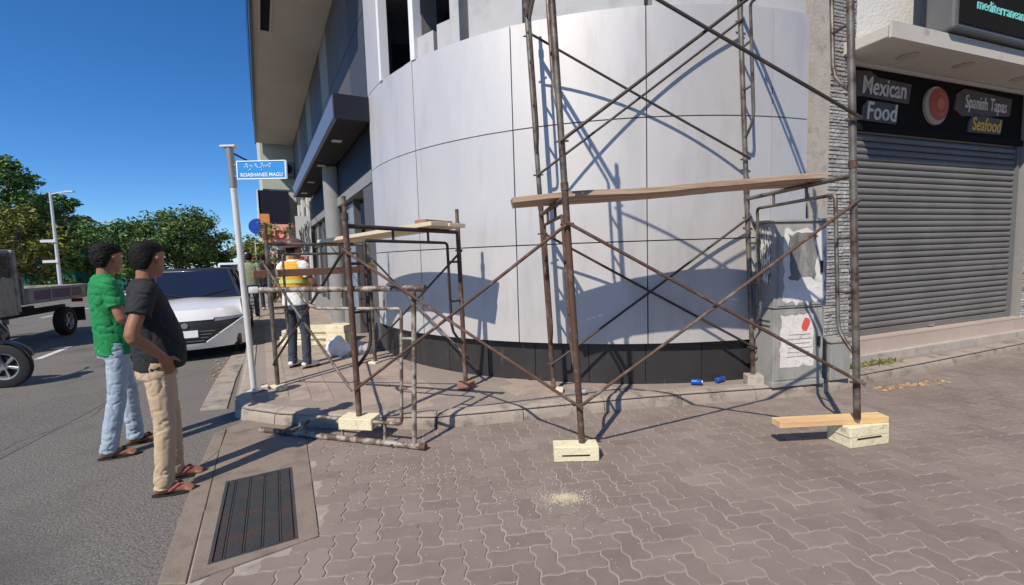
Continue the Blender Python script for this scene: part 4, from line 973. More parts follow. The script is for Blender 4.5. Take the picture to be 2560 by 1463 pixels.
# ================================================================ PEOPLE
def limb(mb, pts, rad, n=12, sub=3):
    """Tapered limb through joints, rounded by Catmull-Rom resampling."""
    P_ = [Vector(p) for p in pts]; out = []; rr = []
    for i in range(len(P_) - 1):
        p0 = P_[max(0, i - 1)]; p1 = P_[i]; p2 = P_[i + 1]; p3 = P_[min(len(P_) - 1, i + 2)]
        for k in range(sub):
            t = k / sub
            out.append(.5 * ((2 * p1) + (p2 - p0) * t + (2 * p0 - 5 * p1 + 4 * p2 - p3) * t * t + (-p0 + 3 * p1 - 3 * p2 + p3) * t ** 3)); rr.append(rad[i] + (rad[i + 1] - rad[i]) * t)
    out.append(P_[-1]); rr.append(rad[-1]); mb.tube(out, rr, n)
def hand(mb, wrist, d, side, curl=.5, s=1.):
    """Palm, four unequal bent fingers and a thumb off the side of the palm. d: pointing direction, side: thumb side, curl towards d x side."""
    w_ = Vector(wrist); d = Vector(d).normalized(); sd_ = Vector(side); sd_ = (sd_ - d * sd_.dot(d)).normalized(); pn = d.cross(sd_)
    rs = []
    for t, a, b in ((-.01, .026, .019), (.02, .030, .016), (.055, .040, .015), (.085, .041, .013), (.095, .036, .010)):
        c = w_ + d * (t * s); rs.append([c + sd_ * (math.cos(2 * math.pi * k / 12) * a * s) + pn * (math.sin(2 * math.pi * k / 12) * b * s) for k in range(12)])
    mb.rings(rs)
    for k, (off, ln) in enumerate(((.029, .072), (.010, .080), (-.010, .074), (-.028, .058))):
        p = w_ + d * (.085 * s) + sd_ * (off * s); c1 = curl * .5; q = d; pts = [p - d * .012]
        for ph, fr in enumerate((.45, .32, .23)):
            ang = curl * (.35 + .55 * ph); q2 = d * math.cos(ang) + pn * math.sin(ang); p = p + q2 * (ln * fr * s); pts.append(p.copy())
        mb.tube(pts, [.0092 * s, .0090 * s, .0082 * s, .0065 * s], 8)
    p = w_ + d * (.022 * s) + sd_ * (.026 * s); t1 = (d * .62 + sd_ * .75 + pn * .15).normalized(); t2 = (d * .9 + sd_ * .35 + pn * .35).normalized()
    mb.tube([p - sd_ * .012, p + t1 * .035 * s, p + t1 * .035 * s + t2 * .028 * s, p + t1 * .035 * s + t2 * .05 * s], [.0125 * s, .0115 * s, .0100 * s, .0072 * s], 8)
def ell(c, rx, ry, z, n=18, pw=2.):
    out = []
    for k in range(n):
        a = 2 * math.pi * k / n; x, y = math.cos(a), math.sin(a); f = (abs(x) ** pw + abs(y) ** pw) ** (-1 / pw); out.append(Vector((c[0] + x * f * rx, c[1] + y * f * ry, z)))
    return out
def person(label, loc, yaw, shirt, legs_m, skin='skin', head_yaw=0, rarm=None, larm=None, rfoot=(.11, 0), lfoot=(-.11, 0), rtoe=0, ltoe=0, belly=0., build=1., lean=(0, 0), scale=1., sandals='sole', strap='strap_red', shirt_hem=.86, sleeve=.45, wr=1., vest=None, helmet=None, curly=False, voxel=.0075, shoes=False, knee=(0.02, 0.02)):
    t = thing('person', label, 'person', loc, yaw)
    lx, ly = lean
    hipc = Vector((0, 0, .92)); sh = Vector((lx, ly, 1.40)); neck = Vector((lx * 1.05, ly * 1.05 + .01, 1.47)); hd = Vector((lx * 1.15, ly * 1.15 + .035, 1.60))
    SRx = .178 * build
    rs_, ls_ = sh + Vector((SRx, 0, 0)), sh + Vector((-SRx, 0, 0))
    rarm = rarm or [(.25, -.02, 1.12), (.25, .06, .88)]; larm = larm or [(-.25, -.02, 1.12), (-.25, .06, .88)]
    re, rw = [Vector(p) for p in rarm[:2]]; le, lw = [Vector(p) for p in larm[:2]]
    def ankle(f, toe): return Vector((f[0], f[1], .085))
    ra, la = ankle(rfoot, rtoe), ankle(lfoot, ltoe)
    rh, lh = hipc + Vector((.088 * build, 0, -.02)), hipc + Vector((-.088 * build, 0, -.02))
    rk = rh.lerp(ra, .52) + Vector((.01, knee[0], 0)); lk = lh.lerp(la, .52) + Vector((-.01, knee[1], 0))
    # --- one continuous body: torso core, neck, head, arms, hands, legs, feet
    mb = MB()
    limb(mb, [hipc, (0, 0, 1.1), sh + Vector((0, 0, -.05)), sh + Vector((0, 0, .03))], [.085, .085, .085, .045])
    limb(mb, [sh + Vector((0, -.005, -.02)), neck, hd + Vector((0, -.012, -.05))], [.062, .056, .058])
    hy = R(-head_yaw); HM = Matrix.Rotation(hy, 3, 'Z')
    rs = []
    for z, rx, fy, by in ((-.128, .020, .072, -.0), (-.118, .038, .084, -.02), (-.095, .054, .090, -.045), (-.06, .064, .092, -.075), (-.02, .070, .094, -.092), (.015, .074, .096, -.100), (.05, .076, .095, -.100), (.085, .070, .082, -.090), (.108, .052, .060, -.068), (.120, .022, .02, -.03)):
        rs.append([hd + HM @ (p * .94) for p in ell((0, (fy + by) / 2), rx, (fy - by) / 2, z, 18, 2.2)])
    mb.rings(rs)
    mb.tube([hd + HM @ Vector(p) for p in ((0, .088, .028), (0, .105, -.008), (0, .108, -.026), (0, .088, -.036))], [.008, .012, .016, .010], 8)      # nose
    for s in (-1, 1):
        mb.tube([hd + HM @ Vector((s * .072, -.004, .028)), hd + HM @ Vector((s * .084, -.014, .006)), hd + HM @ Vector((s * .074, -.004, -.034))], [.010, .017, .008], 8)   # ear
        mb.tube([hd + HM @ Vector((s * .052, .076, .036)), hd + HM @ Vector((s * .016, .094, .036))], [.008, .009], 6)       # brow
    mb.tube([hd + HM @ Vector((-.022, .086, -.064)), hd + HM @ Vector((0, .096, -.064)), hd + HM @ Vector((.022, .086, -.064))], [.006, .010, .006], 6)      # lips
    for s_, e, w_, ss in ((rs_, re, rw, 1), (ls_, le, lw, -1)):
        limb(mb, [s_ + Vector((-.02 * ss, 0, -.01)), s_.lerp(e, .45), e, e.lerp(w_, .35), w_], [.040 * build, .045 * build, .039, .038, .027])
    def hd_dir(e, w_, arm): return Vector(arm[2]) if len(arm) > 2 else (w_ - e)
    hand(mb, rw, hd_dir(re, rw, rarm), rarm[3] if len(rarm) > 3 else (0, 1, .1), rarm[4] if len(rarm) > 4 else .5)
    hand(mb, lw, hd_dir(le, lw, larm), larm[3] if len(larm) > 3 else (0, 1, .1), larm[4] if len(larm) > 4 else -.5)
    for h_, k_, a_, toe in ((rh, rk, ra, rtoe), (lh, lk, la, ltoe)):
        limb(mb, [h_, h_.lerp(k_, .5), k_, k_.lerp(a_, .35), a_ + Vector((0, 0, .03))], [.055, .052, .042, .042, .033])
        fm = Matrix.Rotation(R(-toe), 3, 'Z')
        limb(mb, [a_ + fm @ Vector((0, -.055, -.045)), a_ + fm @ Vector((0, -.02, -.035)), a_ + fm @ Vector((0, .06, -.042)), a_ + fm @ Vector((0, .125, -.055)), a_ + fm @ Vector((0, .165, -.062))], [.026, .036, .036, .030, .016])
        for q in range(5):
            x = -.032 + .016 * q; mb.tube([a_ + fm @ Vector((x * 1.05, .125, -.060)), a_ + fm @ Vector((x * 1.2, .175 - .007 * abs(q - 2), -.066))], [.011, .008], 6)
    remesh(mb, voxel, 4).build('body', skin, t, smooth=True, local=True, ang=180)
    # eyes
    for s in (-1, 1):
        mb = MB(); c = hd + HM @ Vector((s * .033, .086, .014)); mb.lathe(c - Vector((0, 0, .010)), [(.001, 0), (.008, .004), (.010, .010), (.008, .016), (.001, .020)], n=10); mb.build('eye', 'sign_white', t, smooth=True, local=True)
    # --- shirt
    def cloth(amp_, sc):
        def f(p): return amp_ * (.35 * nz((p.x * 1.2, p.y * 1.2, p.z * 1.2), sc * .7) - .75 * max(0, .16 - abs(nz((p.x * 1.2 + p.z * .9, p.y * 1.2 + p.z * .6, p.z * 1.3), sc * .6))) / .16 - .5 * max(0, .12 - abs(nz((p.x * 1.2 - p.z * .9, p.y * 1.2 - p.z * .5, p.z * 1.1 + 7), sc * .9))) / .12)
        return f
    mb = MB(); rs = []
    for z, rx, ry, yc in ((shirt_hem, .183, .137 + belly * .5, belly * .45), (.93, .180, .135 + belly * .8, belly * .75), (1.02, .176, .134 + belly, belly), (1.12, .172, .128 + belly * .8, belly * .7), (1.24, .182, .122 + belly * .3, belly * .2), (1.33, .186, .112, -.005), (1.40, .168, .092, -.01), (1.445, .105, .072, -.01), (1.475, .066, .062, .0)):
        f = max(0, (z - .92) / .48); rs.append(ell((lx * f, ly * f + yc), rx * build, ry * (.6 + .4 * build), z, 22, 2.35))
    mb.rings(rs)
    for s_, e, ss in ((rs_, re, 1), (ls_, le, -1)):
        end = s_.lerp(e, .95 * sleeve / .45 * .62)
        limb(mb, [s_ + Vector((-.05 * ss, 0, -.005)), s_ + Vector((.008 * ss, 0, -.012)), s_.lerp(end, .55), end], [.070 * build, .073 * build, .071 * build, .073 * build])
    remesh(mb, min(.011, voxel * 1.1), 3, cloth(.0095 * wr, 11)).build('shirt', shirt, t, smooth=True, local=True, ang=180)
    if vest:
        mb = MB(); rs = []
        for z, rx, ry in ((1.10, .188, .145), (1.24, .196, .140), (1.34, .198, .130), (1.41, .176, .108), (1.452, .118, .086)): rs.append(ell((lx * (z - .92) / .48, ly * (z - .92) / .48), rx * build, ry, z, 22, 2.3))
        mb.rings(rs); remesh(mb, .012, 2, cloth(.006, 9)).build('vest', vest, t, smooth=True, local=True, ang=180)
        mb = MB(); mb.rings([ell((lx * .5, ly * .5), .202 * build, .152, 1.16, 22, 2.3), ell((lx * .55, ly * .55), .203 * build, .152, 1.21, 22, 2.3)], cap=False); mb.build('reflective_band', 'vest_band', t, smooth=True, local=True)
    # --- trousers
    mb = MB(); rs = []
    for z, rx, ry, yc in ((.80, .163, .118, -.012), (.86, .160, .115, -.014), (.92, .148, .104 + belly * .3, -.004 + belly * .2), (.99, .138, .098 + belly * .5, .006 + belly * .4)): rs.append(ell((0, yc), rx * build, ry * (.6 + .4 * build), z, 22, 2.3))
    mb.rings(rs)
    for h_, k_, a_ in ((rh, rk, ra), (lh, lk, la)):
        limb(mb, [h_ + Vector((0, -.01, .02)), h_.lerp(k_, .35), h_.lerp(k_, .75), k_, k_.lerp(a_, .4), k_.lerp(a_, .8), a_ + Vector((0, -.005, -.035))], [.094 * build, .088 * build, .074 * build, .065, .062, .060, .063])
    def tr(p):
        low = max(0, 1 - abs(p.z - .14) / .16) + .8 * max(0, 1 - abs(p.z - .5) / .14) + .7 * max(0, 1 - abs(p.z - .78) / .1)
        return .003 * wr * nz((p.x * 1.2, p.y * 1.2, p.z * 1.3), 8) - .0085 * wr * (.3 + low) * max(0, .17 - abs(nz((p.x * 1.5 + p.z * 1.0, p.y * 1.5 - p.z * .9, p.z * 1.9), 6.5))) / .17 - .005 * wr * (.3 + low) * max(0, .13 - abs(nz((p.x * 1.5 - p.z * 1.3, p.y * 1.5 + p.z * .8, p.z * 2.3 + 5), 9))) / .13
    remesh(mb, min(.011, voxel * 1.1), 3, tr).build('trousers', legs_m, t, smooth=True, local=True, ang=180)
    # --- hair / helmet
    mb = MB(); rs = []
    for z, rx, fy, by in ((-.072, .046, -.045, -.078), (-.045, .062, -.034, -.092), (-.02, .074, -.016, -.101), (.012, .079, -.004, -.106), (.036, .081, .030, -.108), (.060, .082, .094, -.109), (.090, .078, .094, -.104), (.115, .060, .072, -.080), (.130, .028, .03, -.04)):
        rs.append([hd + HM @ (p * .925) for p in ell((0, (fy + by) / 2), rx, (fy - by) / 2, z, 18, 2.2)])
    mb.rings(rs); h2_ = .009 if curly else .004
    remesh(mb, .006, 1, lambda p: h2_ * .6 * nz(p, 55) + h2_ * .6 * nz(p, 120) + (.006 if curly else .001)).build('hair', 'hair', t, smooth=True, local=True, ang=180)
    if helmet:
        mb = MB(); mb.rings([[hd + HM @ p for p in ell((0, fy), rx, ry, z, 20)] for z, rx, ry, fy in ((.03, .125, .155, .01), (.038, .128, .158, .01), (.042, .108, .125, -.005), (.09, .105, .122, -.005), (.135, .085, .098, -.005), (.160, .04, .05, -.005))]); mb.build('helmet', helmet, t, smooth=True, local=True, ang=50)
    for a_, toe in ((ra, rtoe), (la, ltoe)):
        fm = Matrix.Rotation(R(-toe), 3, 'Z'); mb = MB(); out = []
        for k in range(20):
            th = 2 * math.pi * k / 20; y = .062 + .138 * math.cos(th); wd = .040 + .012 * math.cos(th); out.append(a_ + fm @ Vector((wd * math.sin(th), y, 0)))
        for z0, z1, m_ in ((-.085, -.068, sandals),):
            mb.rings([[p + Vector((0, 0, z0)) for p in out], [p + Vector((0, 0, z1)) for p in out]]); so_ = mb.build('shoe' if shoes else 'sandal', m_, t, local=True)
        if not shoes:
            for s in (-1, 1):
                mb = MB(); mb.tube([a_ + fm @ Vector((.004, .125, -.040)), a_ + fm @ Vector((s * .028, .085, -.012)), a_ + fm @ Vector((s * .042, .03, -.045))], [(.007, .007), (.010, .004), (.007, .005)], 6); mb.build('strap', strap, so_, local=True)
        else:
            mb = MB(); limb(mb, [a_ + fm @ Vector((0, -.06, -.035)), a_ + fm @ Vector((0, -.01, -.02)), a_ + fm @ Vector((0, .08, -.035)), a_ + fm @ Vector((0, .17, -.05))], [.034, .044, .042, .026]); mb.build('upper', strap, so_, smooth=True, local=True, ang=180)
    t.scale = (scale,) * 3
    return t
person('man in black polo shirt and khaki trousers with hand on hip', (-2.43, 2.99, -.012), 50, 'tee_black', 'khaki', 'skin', head_yaw=-42,
       rarm=[(.285, -.12, 1.13), (.215, .02, .965), (-.30, .28, -.85), (-.2, .6, .3), -.5], larm=[(-.23, -.03, 1.12), (-.22, .03, .88)], rfoot=(.11, -.03), lfoot=(-.13, .04), rtoe=16, ltoe=6, belly=.02, build=.96, lean=(0, -.03), scale=.995, wr=1.05)
person('man in green t-shirt and pale blue jeans standing on the asphalt', (-3.31, 3.66, -.012), 40, 'tee_green', 'denim_light', 'skin', head_yaw=-28,
       rarm=[(.225, .02, 1.12), (.16, .22, 1.02), (-.4, .8, -.1)], larm=[(-.25, -.02, 1.10), (-.20, .18, .98)], rfoot=(.11, -.12), lfoot=(-.09, .08), rtoe=20, ltoe=10, belly=.0, build=.88, lean=(0, -.03), scale=1.015, shirt_hem=.82, sleeve=.5, wr=1.1, curly=True, strap='sole')
person('scaffold worker in dark helmet, yellow vest and dark jeans', (-2.90, 5.92, PZ), 20, 'shirt_white', 'denim_dark', 'skin_dark', head_yaw=10,
       rarm=[(.27, .06, 1.14), (.16, .26, 1.06)], larm=[(-.30, -.02, 1.12), (-.33, .12, .92)], rfoot=(.13, .0), lfoot=(-.12, .0), rtoe=14, ltoe=-10, build=.98, scale=.99, vest='vest', helmet='helmet', shoes=True, strap='shirt_white', voxel=.01)
person('pedestrian in olive shirt far along the pavement near the white car', (-7.00, 11.9, PZ), -25, 'shirt_olive', 'denim_dark', 'skin_dark', rfoot=(.10, .12), lfoot=(-.09, -.12), shoes=True, strap='sole', voxel=.012, build=1.05)
person('pedestrian in dark clothes walking beyond the olive shirt', (-7.55, 13.6, PZ), -28, 'tee_black', 'denim_dark', 'skin_dark', rfoot=(.09, -.12), lfoot=(-.09, .14), shoes=True, strap='shirt_white', voxel=.012)

# ================================================================ VEHICLES
def wheel(parent, c, r, w_, ax, name='wheel', spokes=5):
    c = Vector(c); ax = Vector(ax).normalized(); wl = bpy.data.objects.new(name, None); COL.objects.link(wl); wl.parent = parent; wl.location = c
    mb = MB(); mb.lathe(-ax * (w_ / 2), [(r * .62, 0), (r * .90, 0), (r * .985, w_ * .14), (r, w_ * .3), (r, w_ * .7), (r * .985, w_ * .86), (r * .90, w_), (r * .62, w_), (r * .60, w_ * .5)], ax, 28); mb.build('tyre', 'rubber', wl, smooth=True, local=True, ang=40)
    mb = MB(); mb.lathe(-ax * (w_ * .42), [(r * .64, 0), (r * .64, w_ * .84), (r * .56, w_ * .80), (r * .5, w_ * .5), (r * .5, w_ * .4), (r * .56, w_ * .04)], ax, 28)
    mb.lathe(-ax * (w_ * .3), [(.001, 0), (r * .16, 0), (r * .16, w_ * .62), (.001, w_ * .62)], ax, 14)
    a = ax.orthogonal().normalized(); b = ax.cross(a)
    for k in range(spokes):
        th = 2 * math.pi * k / spokes; d = a * math.cos(th) + b * math.sin(th); mb.tube([d * (r * .12) + ax * (w_ * .2), d * (r * .58) + ax * (w_ * .22)], [(r * .06, r * .05), (r * .09, r * .05)], 6)
    mb.build('rim', 'alloy', wl, smooth=True, local=True, ang=40); return wl
# white hatchback, local: x to its left when facing us, +y = nose
def car(label, loc, yaw):
    t = thing('parked_car', label, 'car', loc, yaw)
    Wd = .85
    def yf(x, z): return 2.0 - .30 * (abs(x) / Wd) ** 2.6 - .13 * max(0, (z - .50) / .35) ** 2 - .05 * max(0, (.42 - z) / .2) ** 2
    def inV(x, z):
        ax = abs(x)
        top = .66 + .05 * ax
        if ax > .82: return False
        lowz = .30 if ax < .26 else (.30 + (ax - .26) * .66 if ax < .80 else .66)
        return lowz < z < top
    fr = lambda u, v: (-Wd + 2 * Wd * u, yf(-Wd + 2 * Wd * u, .20 + .64 * v), .20 + .64 * v)
    mb = MB(); mb.grid(fr, 44, 26, lambda u, v: inV(-Wd + 2 * Wd * u, .20 + .64 * v)); bump = mb.build('bumper', 'car_white', t, smooth=True, local=True, ang=60)
    mb = MB(); mb.grid(lambda u, v: (fr(u, v)[0], fr(u, v)[1] - .014, fr(u, v)[2]), 44, 26); gl = mb.build('grille', 'car_dark', t, smooth=True, local=True, ang=60)
    for s in (-1, 1):
        mb = MB(); mb.grid(lambda u, v: (s * (.40 + .42 * u), yf(.40 + .42 * u, .66) - .006, .635 + .045 * v + .02 * u), 10, 2); mb.build('headlight', 'lens', t, smooth=True, local=True)
        mb = MB(); mb.tube([(s * .27, yf(.27, .31) + .006, .305), (s * .44, yf(.44, .42) + .006, .42), (s * .66, yf(.66, .56) + .006, .565), (s * .80, yf(.80, .655) + .006, .655)], .010, 6); mb.build('chrome_trim', 'car_white', t, smooth=True, local=True)
        mb = MB(); mb.box((s * .70, yf(.7, .33) - .01, .33), (.10, .03, .10)); mb.build('fog_lamp', 'car_dark', t, local=True)
    mb = MB(); mb.lathe((0, 1.985, .60), [(0, 0), (.045, 0), (.045, .012), (0, .012)], (0, 1, 0), 16); mb.build('badge', 'alloy', t, local=True)
    for q in range(4): mb = MB(); mb.box((0, 1.985, .34 + .05 * q), (.5 + .10 * q, .012, .010)); mb.build('grille_bar', 'shutter_rail', t, local=True)
    mb = MB(); mb.box((0, 2.0, .46), (.34, .015, .11)); mb.build('number_plate', 'sign_white', t, local=True)
    # bonnet
    def bon(u, v):
        x = (-1 + 2 * u) * (Wd - .01 - .03 * v); y0 = yf(x, .84); y = y0 + (.86 - y0) * v
        return (x, y, .835 + .15 * math.sin(v * math.pi / 2) * (1 - .22 * abs(-1 + 2 * u) ** 3) + .012 * math.cos(u * math.pi * 4) * v)
    mb = MB(); mb.grid(bon, 24, 10); mb.build('bonnet', 'car_white', t, smooth=True, local=True, ang=80)
    # flanks and tail
    for s in (-1, 1):
        def side(u, v):
            y = 1.72 - 3.62 * u; z = .22 + .75 * v
            x = Wd - .04 * (1 - v) ** 2 - .05 * v ** 3 + .015 * math.sin(v * 6) - (.10 * max(0, (u - .85) / .15) ** 2) - (.03 * max(0, (.08 - u) / .08))
            return (s * x, y, z)
        def arch(u, v):
            y = 1.72 - 3.62 * u; z = .22 + .75 * v
            return math.hypot(y - 1.22, z - .32) < .36 or math.hypot(y + 1.28, z - .32) < .36
        mb = MB(); mb.grid(side, 60, 16, arch); mb.build('side_panel', 'car_white', t, smooth=True, local=True, ang=60)
        mb = MB(); mb.box((s * .955, .72, 1.05), (.17, .10, .13)); bevel_mesh(mb, .03, 2).build('mirror', 'car_white', t, smooth=True, local=True)
        mb = MB(); mb.box((s * (Wd - .005), .12, .86), (.02, .18, .025)); mb.build('door_handle', 'car_white', t, local=True)
    mb = MB(); mb.grid(lambda u, v: (-.76 + 1.52 * u, -1.90 - .10 * math.sin(math.pi * v) - .06 * (1 - abs(2 * u - 1) ** 2), .25 + .75 * v), 12, 8); mb.build('tail_panel', 'car_white', t, smooth=True, local=True)
    # greenhouse
    lowr = [(-.74, .98), (.74, .98), (.79, .60), (.79, -1.30), (.70, -1.86), (-.70, -1.86), (-.79, -1.30), (-.79, .60)]
    hir = [(-.55, .22), (.55, .22), (.60, .0), (.60, -1.05), (.53, -1.42), (-.53, -1.42), (-.60, -1.05), (-.60, .0)]
    zl = [.985] * 8; zh = [1.445, 1.445, 1.46, 1.45, 1.42, 1.42, 1.45, 1.46]
    names = ['windscreen', 'window', 'window', 'window', 'rear_window', 'window', 'window', 'window']
    for i in range(8):
        j = (i + 1) % 8; mb = MB(); mb.add([(*lowr[i], zl[i]), (*lowr[j], zl[j]), (*hir[j], zh[j]), (*hir[i], zh[i])], [(0, 1, 2, 3)]); mb.build(names[i], 'car_glass', t, local=True)
        mb = MB(); mb.tube([Vector((*lowr[i], zl[i])), Vector((*hir[i], zh[i]))], [.030, .026], 8); mb.build('pillar', 'car_dark', t, smooth=True, local=True)
    mb = MB(); mb.rings([[Vector((x * 1.03, y * 1.0, z - .03)) for (x, y), z in zip(hir, zh)], [Vector((x, y, z + .012)) for (x, y), z in zip(hir, zh)], [Vector((x * .75, y * .8, z + .045)) for (x, y), z in zip(hir, zh)]]); mb.build('roof', 'car_dark', t, smooth=True, local=True, ang=70)
    mb = MB(); mb.box((0, -.45, .955), (1.52, 2.85, .05)); mb.build('shelf', 'car_dark', t, local=True)
    mb = MB(); mb.box((0, .05, .26), (1.5, 3.5, .14)); mb.build('underbody', 'chassis', t, local=True)
    mb = MB(); mb.box((0, .93, .985), (1.4, .16, .02)); mb.build('cowl', 'car_dark', t, local=True)
    for s in (-1, 1):
        mb = MB(); mb.tube([(s * .1, .99, 1.0), (s * .58, .80, 1.10)], .008, 6); mb.build('wiper', 'chassis', t, local=True)
        for y in (1.22, -1.28): wheel(t, (s * .76, y, .31), .31, .19, (s, 0, 0))
    return t
cf = Vector((-4.55, 7.45, 0)); cyw = 151.
cdir = Vector((math.sin(R(cyw)), math.cos(R(cyw)), 0)); cright = Vector((cdir.y, -cdir.x, 0))
car('white hatchback with dark wide grille parked nose towards us at the kerb', cf - cdir * 1.90 + cright * .80 + Vector((0, 0, -.012)), cyw)

# flat-bed truck at the left edge
def truck(label, loc, yaw):
    t = thing('flatbed_truck', label, 'truck', loc, yaw)
    def b(name, mat, c, s, bev=0., parent=t):
        mb = MB(); mb.box(c, s); return (bevel_mesh(mb, bev) if bev else mb).build(name, mat, parent, local=True)
    for s in (-1, 1):
        sdp = b('drop_side', 'truck_white', (s * .82, -1.0, 1.03), (.05, 2.5, .32), .008)
        b('banner', 'truck_banner', (s * .848, -.95, 1.03), (.006, 1.9, .20), parent=sdp)
        for y in (-2.2, -1.4, -.6, .2): b('stake', 'truck_white', (s * .852, y, 1.03), (.018, .05, .32), parent=sdp)
        b('rail', 'chassis', (s * .30, -.2, .62), (.09, 4.2, .14))
        b('door', 'truck_white', (s * .80, 1.0, 1.05), (.05, .95, .75), .02); b('side_window', 'car_glass', (s * .785, 1.02, 1.66), (.03, .80, .44), .01)
        b('rear_pillar', 'truck_white', (s * .80, .48, 1.35), (.08, .10, 1.25), .015); b('front_pillar', 'truck_white', (s * .78, 1.62, 1.66), (.07, .07, .5), .015)
        b('headlight', 'lens', (s * .58, 1.93, .85), (.28, .04, .18), .01); b('mirror', 'chassis', (s * 1.0, 1.55, 1.55), (.14, .06, .26), .02)
        b('lamp', 'tail_red', (s * .6, -2.27, .78), (.22, .03, .09)); b('mud_flap', 'chassis', (s * .72, -1.92, .45), (.30, .02, .34))
        for y in (1.15, -1.35): wheel(t, (s * .72, y, .34), .34, .20, (s, 0, 0))
    b('bed_floor', 'plank_old', (0, -1.0, .88), (1.6, 2.5, .05)); b('head_board', 'truck_white', (0, .27, 1.15), (1.64, .05, .55), .008); b('tail_board', 'truck_white', (0, -2.27, 1.03), (1.6, .05, .32), .008)
    b('cab_back', 'truck_white', (0, .46, 1.05), (1.6, .04, .75)); b('rear_window', 'car_glass', (0, .46, 1.66), (1.4, .03, .42)); b('cab_roof', 'truck_white', (0, 1.05, 1.94), (1.56, 1.3, .10), .03)
    b('cab_front', 'truck_white', (0, 1.86, .98), (1.6, .12, .80), .03); b('windscreen', 'car_glass', (0, 1.70, 1.64), (1.45, .04, .5), .01); b('bumper', 'chassis', (0, 1.95, .48), (1.62, .12, .2), .02); b('cab_floor', 'chassis', (0, 1.1, .66), (1.5, 1.4, .1)); b('fuel_tank', 'alloy', (.55, -.35, .55), (.35, .7, .26), .04)
tdir = 158.
tv = Vector((math.sin(R(tdir)), math.cos(R(tdir)), 0)); tr_ = Vector((tv.y, -tv.x, 0))
truck('small dirty white flatbed truck with printed drop sides at the left edge', Vector((-10.3, 9.75, -.012)) + tv * .42 + tr_ * .80, tdir)

def bike(label, loc, yaw, mat, lean=6., group=None):
    t = thing('motorcycle', label, 'motorcycle', loc, yaw, group)
    t.rotation_euler = (0, R(lean), -R(yaw))
    for y, nm in ((.62, 'front_wheel'), (-.60, 'rear_wheel')): wheel(t, (0, y, .295), .295, .10, (1, 0, 0), nm, 6)
    for s in (-1, 1):
        mb = MB(); mb.tube([(s * .085, .62, .30), (s * .085, .36, .92)], .022, 8); mb.build('fork_leg', 'alloy', t, smooth=True, local=True)
        mb = MB(); mb.tube([(s * .10, -.60, .30), (s * .12, -.48, .66)], .028, 8); mb.build('shock', 'chassis', t, smooth=True, local=True)
        mb = MB(); mb.tube([(s * .26, .24, 1.02), (s * .40, .20, 1.0)], .018, 8); mb.build('grip', 'rubber', t, local=True)
        mb = MB(); mb.tube([(s * .2, .27, 1.02), (s * .30, .30, 1.20)], .006, 6); mb.box((s * .31, .30, 1.22), (.12, .02, .07)); mb.build('mirror', 'chassis', t, local=True)
    mb = MB(); mb.tube([(-.28, .24, 1.02), (0, .32, .97), (.28, .24, 1.02)], .013, 8); mb.build('handlebar', 'chassis', t, smooth=True, local=True)
    mb = MB(); limb(mb, [(0, .66, .70), (0, .50, .84), (0, .38, .98)], [.07, .13, .09], 10); mb.build('fairing', mat, t, smooth=True, local=True, ang=60)
    mb = MB(); mb.lathe((0, .56, .86), [(0, 0), (.07, .0), (.085, .04), (0, .06)], (0, 1, .1), 16); mb.build('headlight', 'lens', t, smooth=True, local=True)
    mb = MB(); mb.tube([(0, .62 + .33 * math.cos(a), .295 + .33 * math.sin(a)) for a in [R(20 + 12 * k) for k in range(11)]], [(.015, .055)] * 11, 8); mb.build('mudguard', mat, t, smooth=True, local=True)
    mb = MB(); limb(mb, [(0, .34, .52), (0, .15, .46), (0, -.12, .46), (0, -.3, .58)], [.08, .12, .14, .10], 10); mb.build('engine', 'chassis', t, smooth=True, local=True)
    mb = MB(); limb(mb, [(0, .30, .80), (0, .12, .78), (0, -.15, .72), (0, -.55, .74), (0, -.82, .82)], [.05, .11, .12, .11, .05], 10); mb.build('body', mat, t, smooth=True, local=True)
    mb = MB(); limb(mb, [(0, .06, .86), (0, -.2, .83), (0, -.5, .86), (0, -.78, .91)], [.06, .10, .11, .06], 10); mb.build('seat', 'rubber', t, smooth=True, local=True)
    mb = MB(); mb.tube([(.14, .1, .30), (.15, -.3, .30), (.16, -.75, .42)], [.02, .035, .045], 8); mb.build('exhaust', 'alloy', t, smooth=True, local=True)
    mb = MB(); mb.box((0, -.86, .80), (.12, .05, .06)); mb.build('tail_lamp', 'tail_red', t, local=True)
    mb = MB(); mb.tube([(-.08, .05, .30), (-.26, .0, .02)], .011, 6); mb.build('side_stand', 'chassis', t, local=True)
    return t
bike('black motorcycle cut off by the left edge of the picture', (-7.38, 5.72, -.012), 78, 'bike_black', lean=3)
for k, (s_, o_, yw, m_, lab) in enumerate(((9.6, 2.9, 100, 'bike_black', 'black motorcycle parked behind the white car, first of the row'), (11.0, 3.0, 104, 'bike_blue', 'dark blue motorcycle parked in the row beyond the white car'), (12.6, 2.9, 98, 'bike_red', 'red motorcycle parked in the row beyond the white car'), (14.4, 3.0, 102, 'bike_black', 'black motorcycle far down the parked row'), (17, 3.0, 100, 'bike_blue', 'dark blue motorcycle at the far end of the parked row'))):
    p = sp(s_, o_, -.012); bike(lab, p, yw, m_, group='motorcycles parked beyond the car')
for k, (x, y, m_, lab) in enumerate(((-20.5, 33, 'car_white', 'white van far down the road'), (-23.5, 39, 'car_dark', 'dark van far down the road'))):
    q = thing('far_van', lab, 'van', (x, y, -.012), 152)
    mb = MB(); mb.box((0, 0, 1.0), (1.7, 4.2, 1.5)); bevel_mesh(mb, .15, 2).build('body', m_, q, smooth=True, local=True)
    mb = MB(); mb.box((0, 2.08, 1.35), (1.4, .1, .5)); mb.build('windscreen', 'car_glass', q, local=True)
    for s in (-1, 1):
        for yy in (1.3, -1.3): wheel(q, (s * .75, yy, .32), .32, .2, (s, 0, 0))

